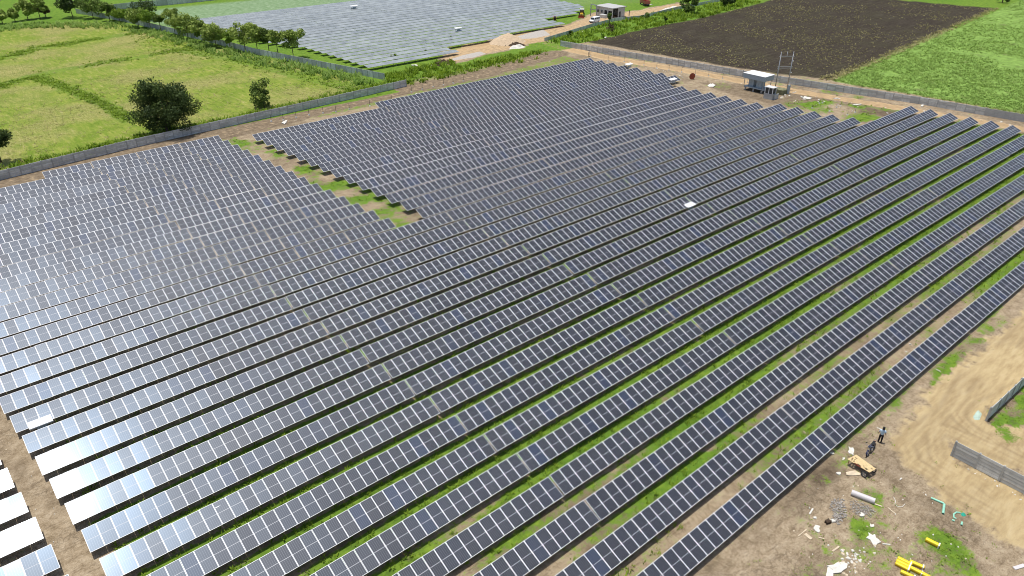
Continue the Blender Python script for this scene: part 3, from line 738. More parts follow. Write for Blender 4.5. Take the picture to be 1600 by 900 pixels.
def scatter(poly, dens, seed, keep=None):
    g = np.random.default_rng(seed); P = np.array([(p[0], p[1]) for p in poly]); lo, hi = P.min(0), P.max(0)
    n = int((hi - lo).prod() * dens); X = g.uniform(lo[0], hi[0], n); Y = g.uniform(lo[1], hi[1], n)
    m = inside(X, Y, poly)
    if keep is not None: m &= keep(X, Y, g)
    return X[m], Y[m]
def samp(A, X, Y):
    i = np.clip(np.searchsorted(gx, X) - 1, 0, len(gx) - 2); j = np.clip(np.searchsorted(gy, Y) - 1, 0, len(gy) - 2); return A[i, j]
def blades(X, Y, hgt_, name, mat, label=None, nb=7, seed=1, spread=.5, wid=.16, lean=.5, z0=None):
    """clumps of bent blades, one triangle pair each"""
    g = np.random.default_rng(seed); n = len(X)
    if n == 0: return None
    sc = hgt_ * g.uniform(.6, 1.35, n)
    a = g.uniform(0, 2 * np.pi, (n, nb)); r = g.uniform(0, spread, (n, nb)) * sc[:, None]
    bx = X[:, None] + np.cos(a) * r; by = Y[:, None] + np.sin(a) * r
    bz = (samp(GZ, X, Y) if z0 is None else z0)[:, None] + 0 * bx - .02
    a2 = a + g.normal(0, .6, (n, nb)); hh = sc[:, None] * g.uniform(.5, 1.1, (n, nb)); ln = hh * lean * g.uniform(.3, 1.5, (n, nb))
    w = wid * sc[:, None] * g.uniform(.6, 1.3, (n, nb)) * .5
    px_, py_ = -np.sin(a2) * w, np.cos(a2) * w
    tx, ty = bx + np.cos(a2) * ln, by + np.sin(a2) * ln
    mx, my, mz = bx + np.cos(a2) * ln * .4, by + np.sin(a2) * ln * .4, bz + hh * .65
    V = np.stack([np.stack([bx - px_ * .6, by - py_ * .6, bz], -1), np.stack([bx + px_ * .6, by + py_ * .6, bz], -1),
                  np.stack([mx + px_, my + py_, mz], -1), np.stack([mx - px_, my - py_, mz], -1), np.stack([tx, ty, bz + hh], -1)], 2).reshape(-1, 3)
    i0 = np.arange(n * nb)[:, None] * 5
    F = np.concatenate([i0 + np.array([[0, 1, 2]]), i0 + np.array([[0, 2, 3]]), i0 + np.array([[3, 2, 4]])], 0)
    tn = np.clip(g.random(n)[:, None] * .55 + g.random((n, nb)) * .45, 0, 1)
    me = np_mesh(name, V, F, M[mat], {'tone': np.repeat(tn.ravel(), 5)})
    return tag(link(name, me), kind='stuff')

def gkeep(th, sd=.22):
    return lambda X, Y, g: samp(grass, X, Y) + g.normal(0, sd, len(X)) > th
# grass between the rows, thick in front and thinner towards the back
LN = []
for k in range(1, 18):
    ya, yb = (yup(k) + .05, ylow(k + 1) + .5)
    LN.append([(-2, ya), (186, ya), (186, yb), (-2, yb)])
Xs, Ys = [], []
for i, p in enumerate(LN):
    x, y = scatter(p, 3.4 if i < 8 else 1.8, 100 + i, gkeep(.60)); Xs.append(x); Ys.append(y)
Xs, Ys = np.concatenate(Xs), np.concatenate(Ys)
blades(Xs, Ys, .30, 'row_grass', 'grass', nb=7, seed=5, spread=.8, wid=.30, lean=.8)
x, y = scatter([(20, -10), (100, -10), (100, 21), (20, 21)], 6.0, 9, gkeep(.58, .22)); blades(x, y, .15, 'yard_grass', 'grass', nb=7, seed=6, spread=1.2, wid=.30, lean=1.0)
x, y = scatter([(24, 88), (66, 88), (66, 160), (24, 160)], .8, 10, lambda X, Y, g: samp(aisle.astype(float), X, Y).astype(bool) & (samp(grass, X, Y) > .52)); blades(x, y, .26, 'aisle_grass', 'grass', nb=6, seed=7, spread=.9, wid=.32, lean=.8)
# weeds behind the left fence, round the far rows and along the roads
def field(poly, dens, seed, h, name, mat, th=None, **kw):
    x, y = scatter(poly, dens, seed, gkeep(th) if th else None); return blades(x, y, h, name, mat, seed=seed, **kw)
bandF1 = pxs([(-70, 297), (0, 279), (200, 230), (400, 186), (600, 140), (600, 130), (400, 176), (200, 217), (0, 262), (-70, 280)])
field(bandF1, 1.5, 21, .85, 'fence_weeds', 'grass', nb=9, spread=1.0, wid=.3, lean=.7)
field(bandF1, .35, 22, .6, 'dry_fence_weeds', 'straw', nb=9, spread=1.0, wid=.2, lean=.9)
bandF2 = pxs([(601, 128), (525, 113), (400, 88), (262, 54), (190, 37), (60, 36), (0, 42), (0, 50), (60, 44), (180, 45), (250, 62), (390, 100), (500, 122), (590, 138)])
field(bandF2, .35, 23, 1.1, 'verge_weeds', 'crop', nb=9, spread=1.0, wid=.35, lean=.7)
wedge = pxs([(605, 132), (601, 118), (700, 96), (715, 104), (770, 92), (850, 80), (868, 84), (830, 95), (760, 108), (650, 133)])
field(wedge, .8, 24, .95, 'lush_verge_weeds', 'grass', nb=10, spread=1.0, wid=.34, lean=.6, th=.3)
field(pxs([(855, 66), (890, 55), (960, 36), (1060, 17), (1160, -3), (1190, 4), (1100, 27), (1000, 47), (930, 64), (878, 70)]), .3, 25, 1.1, 'far_verge_weeds', 'grass', nb=9, spread=1.0, wid=.36, lean=.6)
# the standing crop on the right
cp = pxs([(1300, 127), (1380, 93), (1455, 61), (1562, 15), (1600, -2), (1720, 20), (1760, 210), (1600, 178)])
x, y = scatter(cp, 3.4, 31, lambda X, Y, g: (fbm(X, Y, 9, 3) + g.normal(0, .06, len(X)) < .60) & (g.random(len(X)) < np.interp(X, [185, 330], [1, .25])))
blades(x, y, .36, 'young_crop', 'crop', nb=5, seed=31, spread=1.1, wid=.46, lean=1.2)
# weeds and clods on the ploughed field
x, y = scatter(P_PLOUGH, .8, 32, lambda X, Y, g: (fbm(X, Y, 14, 3) + g.normal(0, .09, len(X)) > .50)); blades(x, y, .26, 'plough_weeds', 'straw', nb=4, seed=32, spread=1.0, wid=.45, lean=1.2)
dd = pxs([(1296, 127), (1375, 93), (1450, 61), (1556, 15)])
x, y = scatter(pxs([(1280, 124), (1365, 90), (1445, 58), (1550, 12), (1562, 14), (1460, 60), (1385, 94), (1302, 127)]), 1.0, 33); blades(x, y, .5, 'ridge_stalks', 'straw', nb=6, seed=33, spread=1.1, wid=.3, lean=1.3)
# straw and regrowth on the stubble field
x, y = scatter(pxs([(-60, 300), (0, 275), (200, 226), (400, 182), (575, 142), (500, 112), (400, 92), (250, 56), (120, 38), (0, 52), (-60, 60)]), 1.1, 34, lambda X, Y, g: (fbm(X, Y, 14, 3) + g.normal(0, .1, len(X)) > .50) & (g.random(len(X)) < np.interp(Y, [165, 300], [1, .4])))
blades(x, y, .24, 'stubble', 'straw', nb=4, seed=34, spread=1.6, wid=.36, lean=2.2)
for j, (ln, w) in enumerate((([(-20, 140), (0, 134), (50, 118), (150, 100), (260, 82), (310, 74)], 2.2), ([(50, 118), (110, 140), (160, 160), (205, 188)], 1.6), ([(0, 92), (60, 75), (130, 65), (215, 50)], 2.4), ([(200, 50), (280, 76), (360, 90), (470, 118), (580, 144)], 4.0))):
    Q = pxs(ln); g = np.random.default_rng(40 + j); n = 700
    seg = g.integers(0, len(Q) - 1, n); t = g.random(n); A = np.array([(q.x, q.y) for q in Q])
    p = A[seg] * (1 - t[:, None]) + A[seg + 1] * t[:, None] + g.normal(0, w * .75, (n, 2)); m = (p[:, 1] < 400)
    m &= fbm(p[:, 0], p[:, 1], 7, 2) > .42
    blades(p[m, 0], p[m, 1], .40, 'dyke_grass', 'grass', nb=7, seed=41 + j, spread=1.0, wid=.4, lean=1.0)
#__PART4__
KS = CZ / 50.352      # keeps hand placed things on the sight lines they were measured on
# ------------------------------------------------------------------ the far solar field, rows parallel to the near ones, flatter tilt
FT = R(7.5); fc, fs_ = math.cos(FT), math.sin(FT)
def far_row(i, xa, xb, label):
    xa *= KS; xb *= KS; y = 187.3 * KS + 4.2026 * i; n = int((xb - xa) / 1.154); g = np.random.default_rng(200 + i)
    root = tag(empty('far_solar_row', (xa, y, 0)), label, 'solar row', 'rows of the far solar field')
    bx = np.arange(n) * 1.154 + np.floor(np.arange(n) / 28) * .12
    jt = np.repeat(g.normal(0, R(.35), n // 28 + 1), 28)[:n] + g.normal(0, R(.25), n)
    V, F, MI = [], [], []; e = .04; x1 = 1.13; L = LMOD
    loc = [(0, 0, 0), (x1, 0, 0), (x1, L, 0), (0, L, 0), (e, e, 0), (x1 - e, e, 0), (x1 - e, L - e, 0), (e, L - e, 0), (0, 0, -.04), (x1, 0, -.04), (x1, L, -.04), (0, L, -.04)]
    fq = [(0, 1, 5, 4), (1, 2, 6, 5), (2, 3, 7, 6), (3, 0, 4, 7), (4, 5, 6, 7), (0, 8, 9, 1), (1, 9, 10, 2), (2, 10, 11, 3), (3, 11, 8, 0), (11, 10, 9, 8)]
    la = np.array(loc)
    a = FT + jt[:, None]
    X = bx[:, None] + la[None, :, 0]; Yl = la[None, :, 1] * np.cos(a) - la[None, :, 2] * np.sin(a); Zl = la[None, :, 1] * np.sin(a) + la[None, :, 2] * np.cos(a) + .95
    co = np.stack([X, Yl, Zl], -1).reshape(-1, 3)
    f = (np.arange(n)[:, None, None] * 12 + np.array(fq)[None]).reshape(-1, 4)
    mi = np.tile([0, 0, 0, 0, 1, 0, 0, 0, 0, 2], n)
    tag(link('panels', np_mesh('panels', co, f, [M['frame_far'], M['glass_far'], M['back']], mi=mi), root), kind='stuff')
    q = MB()
    for k in range(int(n * 1.154 / 3.8)): q.box((2 + k * 3.8, .35, .42), (.08, .08, .9)); q.box((2 + k * 3.8, 1.9, .55), (.08, .08, 1.15))
    q.box((n * .577, .4, .88), (n * 1.154 - .4, .05, .07)); q.box((n * .577, 1.9, 1.08), (n * 1.154 - .4, .05, .07))
    tag(q.build('posts', M['galv'], root), kind='stuff')
for i in range(26):
    xa = np.interp(i, [0, 4, 8, 10, 14, 18, 25], [105.3, 104.8, 103.7, 101.5, 95, 94, 95.2])
    xb = 138.2 if i < 2 else 166.4 if i == 2 else 194.8 if i < 6 else min(214.6 + (i - 6) * 6, 229)
    nm = 'nearest row of the far solar field, ending at the rubble' if i == 0 else 'pale row of the far solar field, %s back from its near edge' % ordn(i + 1)
    far_row(i, xa, xb, nm)

# ------------------------------------------------------------------ inverter stands with white sunshades
def inverter_stand(x, y, label, sz=1.0, zt=2.95, body=True):
    t = tag(empty('inverter_stand', (x, y, 0)), label, 'inverter', 'inverter stands under white sunshades')
    for s in (-.85, .85):
        q = MB(); q.box((s * sz, 0, zt / 2 - .1), (.07, .07, zt - .05)); q.build('post', M['galv'], t)
    q = MB(); q.box((0, 0, 0), (2.15 * sz, 1.05, .04)); q.box((0, -.5, -.05), (2.15 * sz, .03, .1)); q.build('sunshade', M['white_sheet'], t, (0, .12, zt), (R(10), 0, 0))
    q = MB(); q.box((0, -.16, zt - .72), (.95 * sz, .26, .55)); q.box((0, -.30, zt - .72), (.82 * sz, .03, .44)); q.build('inverter', M['grey_blue'], t)
    q = MB(); q.box((0, 0, zt - .95), (1.8 * sz, .05, .05)); q.box((0, 0, zt - .5), (1.9 * sz, .05, .05)); q.build('bracket', M['galv'], t)
    return t
for px, py, z, sz, lb in ((63, 660, 1.75, 1.0, 'white sunshade and grey inverter at the left end of the rows, beside the bare path'), (1079, 320, 1.8, 1.0, 'white sunshade and inverter in the middle of the large solar field'),
                          (983, 100, 2.0, 1.2, 'white sunshade and inverter at the far corner of the tables by the orange road'), (1052, 123.5, 2.0, 1.2, 'white sunshade and inverter at the stepped end of the tables, left of the steel canopy'),
                          (716, 43.5, 2.1, 1.3, 'small white sunshade over an inverter in the right half of the far solar rows'), (553, 9, 2.2, 1.5, 'most distant white sunshade, near the back of the far solar rows')):
    p = at(px, py, z); inverter_stand(p.x, p.y, lb, sz, z)

# ------------------------------------------------------------------ transformer station under a canopy
def station():
    t = tag(empty('transformer_station', (171.3 * KS, 104.0 * KS, 0)), 'raised grey transformer station with two cabinets under a thick white canopy roof', 'transformer')
    q = MB(); q.prism([(-2.1, -3.2), (2.1, -3.2), (2.1, 3.2), (-2.1, 3.2)], 3.15, 4.3); q.build('canopy_fascia', M['grey_blue'], t)
    q = MB(); q.prism([(-2.16, -3.26), (2.16, -3.26), (2.16, 3.26), (-2.16, 3.26)], 4.303, 4.40); q.build('canopy_top', M['white_sheet'], t)
    q = MB(); q.box((.1, 0, .95), (3.4, 5.6, .25))
    for y in (-2.7, 0, 2.7): q.box((.1, y, .75), (3.3, .16, .22))
    q.build('skid', M['grey_blue'], t)
    for x in (-1.4, 1.5):
        for y in (-2.4, 0, 2.4):
            q = MB(); q.box((x, y, .33), (.32, .32, .72)); q.build('foot', M['galv'], t)
    for y in (1.25, -1.05):
        q = MB(); q.box((-.1, y, 2.0), (1.7, 1.5, 1.9))
        for s in (-.36, .36): q.box((-.96, y + s, 2.0), (.03, .66, 1.7))
        c = q.build('cabinet', M['grey_blue'], t)
        q = MB(); q.box((-.985, y + .06, 2.0), (.03, .04, .25)); q.build('handle', M['dark_steel'], c)
    for x in (-1.7, 1.7):
        for y in (-2.8, 2.8):
            q = MB(); q.box((x, y, 2.1), (.12, .12, 2.1)); q.build('column', M['galv'], t)
    return t
station()
t = tag(empty('control_kiosk', (167.3 * KS, 97.6 * KS, 0)), 'white masonry block with an open grey framed window, in front of the steel canopy', 'kiosk')
q = MB(); q.box((0, 0, .68), (1.7, 2.4, 1.4)); q.build('base_block', M['white_wall'], t)
q = MB(); q.box((.75, -1.35, .6), (1.9, .22, 1.25)); q.build('side_wall', M['white_wall'], t)
for x in (-.75, .75):
    for y in (-1.05, 0, 1.05):
        q = MB(); q.box((x, y, 2.1), (.12, .16, 1.45)); q.build('mullion', M['white_sheet'], t)
q = MB(); q.box((0, 0, 2.02), (1.3, 1.9, 1.3)); q.build('switchgear', M['dark_steel'], t)
q = MB(); q.box((0, 0, 2.9), (1.9, 2.6, .16)); q.build('roof_slab', M['white_wall'], t)

t = tag(empty('twin_pole_structure', (176 * KS, 100.8 * KS, 0)), 'tall pair of galvanised poles joined by cross arms, carrying small insulators', 'power pole')
pa, pb = Vector((-.7, .3, 0)), Vector((1.9, -1.6, 0))
for p_ in (pa, pb):
    q = MB(); q.cyl(p_ - Vector((0, 0, .3)), p_ + Vector((0, 0, 9.2)), .13, .10, 10); q.build('pole', M['galv'], t, smooth=True)
for z in (8.6, 6.0, 5.65, 3.2):
    q = MB(); d = (pb - pa).normalized(); a = pa - d * .35 + Vector((0, 0, z)); b = pb + d * .35 + Vector((0, 0, z)); mid = (a + b) / 2
    q.box(mid, ((b - a).length, .10, .14), 0, Matrix.Rotation(math.atan2(d.y, d.x), 3, 'Z')); q.build('cross_arm', M['galv'], t)
for p_ in (pa, (pa + pb) / 2, pb):
    q = MB(); q.cyl(p_ + Vector((0, 0, 8.7)), p_ + Vector((0, 0, 9.4 if p_ is (pa + pb) / 2 else 9.9)), .05, .03, 8)
    for z in (9.3, 9.45, 9.6): q.cyl(p_ + Vector((0, 0, z)), p_ + Vector((0, 0, z + .06)), .11, .11, 10)
    q.build('insulator', M['white_sheet'], t)
for z in (7.4, 4.4):
    q = MB(); q.box(pb + Vector((.35, -.1, z)), (.5, .12, .1)); q.build('step_bracket', M['white_sheet'], t)
t = tag(empty('pole_plinth', (173.6 * KS, 98.6 * KS, 0)), 'mossy olive concrete plinth at the foot of the twin poles', 'plinth')
q = MB(); q.box((0, 0, .5), (2.6, 3.1, 1.25)); q.box((0, 0, 1.16), (2.4, 2.9, .12)); q.build('plinth_block', simple('mossy_concrete', (.20, .20, .12), .95, 0, .1, .4, 2), t)
q = MB(); q.box((1.0, -1.7, 1.2), (.6, .5, 2.2)); q.build('meter_box', M['grey_blue'], t)

def cable_drum(x, y, r, label, mat='orange', rz=0.0):
    t = tag(empty('cable_drum', (x, y, 0), rz), label, 'cable drum')
    for s in (-.45, .45):
        q = MB(); q.cyl((s - .05, 0, r), (s + .05, 0, r), r, r, 24); q.cyl((s + (.06 if s > 0 else -.06), 0, r), (s, 0, r), r * .28, r * .28, 12); q.build('flange', M[mat], t)
    q = MB(); q.cyl((-.4, 0, r), (.4, 0, r), r * .72, r * .72, 20); q.build('cable_coil', M['rubber'], t)
cable_drum(199.6 * KS, 210.4 * KS, .95, 'orange cable drum standing at the end of the far solar rows', rz=R(-45))
cable_drum(168.3 * KS, 122.3 * KS, .75, 'rusty red cable drum on the soil left of the steel canopy', 'red_wood', rz=R(30))

# ------------------------------------------------------------------ vehicles and the far building
def wheel(root, c, r, w, ax=(0, 1, 0)):
    q = MB(); c = Vector(c); a = Vector(ax); q.torus(c, a, r * .74, r * .27, 20, 8); q.cyl(c - a * w * .4, c + a * w * .4, r * .72, r * .72, 16)
    o = q.build('wheel', M['rubber'], root, smooth=False)
    q = MB(); q.cyl(c - a * w * .45, c + a * w * .45, r * .45, r * .45, 12); q.build('rim', M['silver'], o)
def van(x, y, rz):
    t = tag(empty('van', (x, y, 0), rz), 'white van parked at the low far fence beside the white roofed building', 'van')
    q = MB(); prof = [(-2.3, .35), (2.25, .35), (2.3, .85), (1.65, 1.15), (1.15, 1.95), (-2.2, 1.98), (-2.3, 1.2)]
    vs = [(px, s, z) for s in (-.88, .88) for px, z in prof]; n = len(prof)
    q.add(vs, [tuple(range(n)), tuple(range(2 * n - 1, n - 1, -1))] + [(i + n, (i + 1) % n + n, (i + 1) % n, i) for i in range(n)]); q.build('body', M['white_sheet'], t)
    q = MB(); q.add([(1.62, -.78, 1.19), (1.62, .78, 1.19), (1.20, .74, 1.86), (1.20, -.74, 1.86)], [(0, 1, 2, 3)]); o = q.build('windscreen', M['dark_glass'], t); o.location = (.02, 0, .01)
    for s in (-.892, .892):
        for xa, xb in ((-2.0, -1.1), (-.95, .1), (.25, 1.1)):
            q = MB(); q.box(((xa + xb) / 2, s, 1.52), (xb - xa, .015, .5)); q.build('side_window', M['dark_glass'], t)
        wheel(t, (1.45, s * .92, .34), .34, .2); wheel(t, (-1.45, s * .92, .34), .34, .2)
    for s in (-.6, .6):
        q = MB(); q.box((2.29, s, .82), (.05, .3, .18)); q.build('headlight', M['silver'], t)
    q = MB(); q.box((2.3, 0, .45), (.12, 1.7, .2)); q.build('bumper', M['dark_steel'], t)
van(208.6 * KS, 198.4 * KS, R(188))
def backhoe(x, y, rz):
    t = tag(empty('backhoe_loader', (x, y, 0), rz), 'yellow backhoe loader with a white cab roof and lowered dark bucket', 'backhoe loader')
    q = MB(); q.box((.9, 0, 1.15), (2.0, .9, .8)); q.box((-.9, 0, .9), (2.2, 1.0, .5)); q.build('hood', M['machine_yellow'], t)
    q = MB()
    for a in (-.45, -1.7):
        for s in (-.7, .7): q.box((a, s, 1.85), (.1, .1, 1.6))
    q.build('cab_frame', M['dark_steel'], t)
    q = MB(); q.box((-1.07, 0, 1.75), (1.2, 1.35, 1.3)); q.build('cab_glass', M['dark_glass'], t)
    q = MB(); q.box((-1.07, 0, 2.72), (1.7, 1.7, .14)); q.build('cab_roof', M['white_sheet'], t)
    for s in (-.85, .85): wheel(t, (1.3, s, .45), .45, .35); wheel(t, (-1.1, s * 1.05, .75), .75, .45)
    for s in (-.5, .5):
        q = MB(); q.cyl((.2, s, 1.4), (2.3, s, .8), .09, .09, 8); q.build('loader_arm', M['machine_yellow'], t)
        q = MB(); q.cyl((1.94, s, 1.2), (1.96, s, 1.2), .14, .14, 12); q.build('headlight', M['silver'], t)
    q = MB(); q.add([(2.3, -1.15, .15), (2.3, 1.15, .15), (2.3, -1.15, 1.0), (2.3, 1.15, 1.0), (3.1, -1.15, .1), (3.1, 1.15, .1)], [(0, 1, 3, 2), (0, 4, 5, 1), (0, 2, 4), (1, 5, 3)]); q.build('bucket', M['red_wood'], t)
    q = MB(); q.cyl((-2.0, 0, 1.0), (-2.9, 0, 2.9), .16, .13, 8); q.cyl((-2.9, 0, 2.9), (-3.4, 0, 1.4), .12, .1, 8); q.build('digger_boom', M['machine_yellow'], t)
    q = MB(); q.box((-3.4, 0, 1.1), (.5, .6, .55)); q.build('digger_bucket', M['dark_steel'], t)
backhoe(213.0 * KS, 209.6 * KS, R(222))
def truck(x, y, rz):
    t = tag(empty('tipper_truck', (x, y, 0), rz), 'faded red tipper truck at the top edge behind the white roofed building', 'truck')
    q = MB(); q.box((2.6, 0, 1.5), (1.6, 2.1, 1.7)); q.build('cab', M['red_roof'], t)
    q = MB(); q.box((3.41, 0, 1.85), (.03, 1.8, .7)); q.build('windscreen', M['dark_glass'], t)
    q = MB(); q.box((-1.0, 0, .75), (6.0, .9, .3)); q.build('chassis', M['dark_steel'], t)
    q = MB(); q.add([(-3.6, -1.15, 1.0), (1.6, -1.15, 1.0), (1.6, 1.15, 1.0), (-3.6, 1.15, 1.0), (-3.6, -1.25, 2.1), (1.6, -1.25, 2.1), (1.6, 1.25, 2.1), (-3.6, 1.25, 2.1)], [(0, 3, 2, 1), (0, 1, 5, 4), (1, 2, 6, 5), (2, 3, 7, 6), (3, 0, 4, 7)]); q.build('tipper_body', M['red_roof'], t)
    for s in (-1.0, 1.0):
        for a in (2.5, -1.2, -2.5): wheel(t, (a, s, .5), .5, .32)
p = at(1007, 8); truck(p.x, p.y, R(60))
def far_building():
    t = tag(empty('site_building', (223.2 * KS, 204.2 * KS, 0)), 'small white flat roofed building at the top, in the yard behind the low fence', 'building')
    w, d = 3.4, 4.4
    q = MB(); q.prism([(-w - .5, -d - .4), (w + .5, -d - .4), (w + .5, d + .4), (-w - .5, d + .4)], 3.45, 3.75); q.build('roof', M['white_wall'], t)
    for nm, c, s in (('back_wall', (w, 0, 1.72), (.2, 2 * d, 3.44)), ('end_wall', (0, d, 1.72), (2 * w - .2, .2, 3.44)), ('front_wall', (1.5, -d, 1.72), (2 * w - 3.2, .2, 3.44)), ('facade', (-w, 2.2, 1.72), (.2, 4.2, 3.44)), ('fascia', (-w, -2.2, 3.0), (.2, 4.6, .9))):
        q = MB(); q.box(c, s); q.build(nm, M['white_wall'], t)
    for y in (-d + .15, -1.9, .05):
        q = MB(); q.box((-w, y, 1.28), (.28, .28, 2.55)); q.build('column', M['white_wall'], t)
    for y in (1.2, 3.1):
        q = MB(); q.box((-w - .11, y, 1.9), (.04, 1.0, 1.0)); o = q.build('window', M['dark_glass'], t)
        for dy in (-.52, 0, .52):
            q = MB(); q.box((-w - .15, y + dy, 1.9), (.05, .06, 1.08)); q.build('frame', M['white_sheet'], o)
    q = MB(); q.box((.6, -d - .11, 1.05), (1.0, .05, 2.1)); o = q.build('door', M['dark_steel'], t)
    q = MB(); q.box((.2, -d - .15, 1.05), (.05, .05, .2)); q.build('handle', M['silver'], o)
    q = MB(); q.box((-w - 1.6, -1.2, .6), (1.6, 3.0, 1.2)); q.build('annex_block', M['white_wall'], t)
far_building()
t = tag(empty('gantry_frame', at(927, 26)), 'grey steel gantry with two legs beside the white roofed building', 'gantry')
for s in (-1.5, 1.5):
    q = MB(); q.box((0, s, 2.2), (.25, .25, 4.5)); q.build('leg', M['galv'], t)
for z in (4.4, 2.6):
    q = MB(); q.box((0, 0, z), (.2, 3.4, .22)); q.build('beam', M['galv'], t)

# heaps near the far field
def heap(name, poly, h, mat, label, cat, n=30, seed=1, rough=.25):
    P = [(p[0], p[1]) for p in poly]; g = np.random.default_rng(seed); A = np.array(P); lo, hi = A.min(0), A.max(0)
    X, Y = np.meshgrid(np.linspace(lo[0] - .5, hi[0] + .5, n), np.linspace(lo[1] - .5, hi[1] + .5, n), indexing='ij')
    s = sdf(X, Y, P); m = max(s.max(), .01); Z = h * np.clip(s / m, 0, 1) ** .8 * (1 + rough * (fbm(X * 3, Y * 3, 2.0, 3) - .5) * 2) - .05
    i, j = np.nonzero(s[:-1, :-1] > -.4); k = i * n + j
    o = link(name, np_mesh(name, np.stack([X.ravel(), Y.ravel(), Z.ravel()], 1), np.stack([k, k + n, k + n + 1, k + 1], 1), M[mat], smooth=True))
    return tag(o, label, cat)
heap('sand_heap', pxs([(766, 70), (790, 72), (815, 70), (822, 64), (800, 56), (780, 58), (764, 65)]), 2.6, 'sandheap', 'pale sand heap at the near edge of the far solar field', 'sand heap', seed=3)
heap('gravel_bed', pxs([(800, 63), (835, 60), (862, 55), (850, 46), (838, 48), (806, 57)]), .5, 'gravelgrey', 'flat grey gravel bed between the far solar rows and the dirt road', 'gravel bed', seed=4)
heap('gravel_bed', pxs([(706, 95), (742, 90), (762, 84), (750, 80), (722, 86), (704, 92)]), .3, 'gravelgrey', 'low grey gravel patch left of the sand heap', 'gravel bed', seed=5)
heap('spoil_heap', pxs([(672, 104), (690, 103), (712, 97), (708, 94), (684, 98)]), 1.0, 'soil', 'dark heap of spoil in the green strip left of the sand heap', 'spoil heap', seed=6, rough=.7)
heap('spoil_heap', pxs([(793, 72), (812, 73), (822, 71), (816, 68.5), (796, 68.5)]), .9, 'soil', 'dark spoil heap right behind the white rubble by the sand heap', 'spoil heap', seed=7, rough=.7)
heap('rubble_heap', pxs([(795, 77), (812, 76), (822, 73.5), (815, 71.5), (798, 73)]), .9, 'scrap', 'white rubble heap in front of the sand heap', 'rubble heap', seed=8, rough=.9)
def gravel(poly, n, r, label, seed):
    g = np.random.default_rng(seed); P = [(p[0], p[1]) for p in pxs(poly)]; A = np.array(P); lo, hi = A.min(0), A.max(0)
    X = g.uniform(lo[0], hi[0], n * 3); Y = g.uniform(lo[1], hi[1], n * 3); m = sdf(X, Y, P) > g.uniform(-.25, .35, n * 3); X, Y = X[m][:n], Y[m][:n]; n = len(X)
    o8 = np.array([(1, 0, 0), (0, 1, 0), (-1, 0, 0), (0, -1, 0), (0, 0, 1), (0, 0, -1)], float); f8 = np.array([(0, 1, 4), (1, 2, 4), (2, 3, 4), (3, 0, 4), (1, 0, 5), (2, 1, 5), (3, 2, 5), (0, 3, 5)])
    a = g.uniform(0, 6.3, n); s = r * g.uniform(.5, 1.5, n); v = o8[None] * g.uniform(.6, 1.3, (n, 6, 1)) * s[:, None, None]
    c, k = np.cos(a)[:, None], np.sin(a)[:, None]
    co = np.stack([v[..., 0] * c - v[..., 1] * k + X[:, None], v[..., 0] * k + v[..., 1] * c + Y[:, None], v[..., 2] * .7 + samp(GZ, X, Y)[:, None] + g.uniform(.01, .09, n)[:, None]], -1).reshape(-1, 3)
    o = link('gravel', np_mesh('gravel', co, (np.arange(n)[:, None, None] * 6 + f8[None]).reshape(-1, 3), M['gravelgrey'])); return tag(o, label, 'gravel', None, 'stuff')
gravel([(1300, 780), (1318, 781), (1321, 806), (1313, 822), (1300, 814)], 330, .08, 'narrow spread of grey gravel in the dirt yard left of the pipe', 9)
gravel([(1328, 783), (1350, 786), (1368, 800), (1352, 810), (1332, 802)], 330, .055, 'thin spread of grey gravel just below the pipe', 10)

# thin stakes along the perimeter road
def stake(px, py, h, label):
    p = at(px, py); t = tag(empty('marker_stake', p), label, 'stake', 'thin stakes along the perimeter track')
    q = MB(); q.cyl((0, 0, -.1), (0, 0, h), .045, .04, 6); q.build('rod', M['dark_steel'], t)
    q = MB(); q.cyl((0, 0, -.05), (0, 0, .22), .26, .18, 8); q.build('footing', M['white_wall'], t)
for px, py in [(424, 190), (443, 188), (463, 184), (483, 180), (505, 177), (525, 175), (546, 171), (578, 166), (596, 162), (612, 158), (643, 144), (660, 140), (677, 136), (693, 133), (708, 130), (724, 127)]:
    stake(px, py, 1.5, 'thin dark stake in a white footing beside the brown track')
for px, py in [(923, 88), (950, 96), (975, 97), (1006, 102), (1026, 106), (1045, 110), (1065, 113), (1086, 117), (1107, 119), (1129, 123), (1168, 129)]:
    stake(px, py, 1.5, 'thin dark stake in a white footing along the orange road')
for px, py in [(1269, 169), (1280, 162), (1285, 161), (1296, 174), (1307, 168), (1313, 166), (1324, 180), (1336, 176)]:
    stake(px, py, .9, 'short stake among the grass patch between the table ends and the orange road')
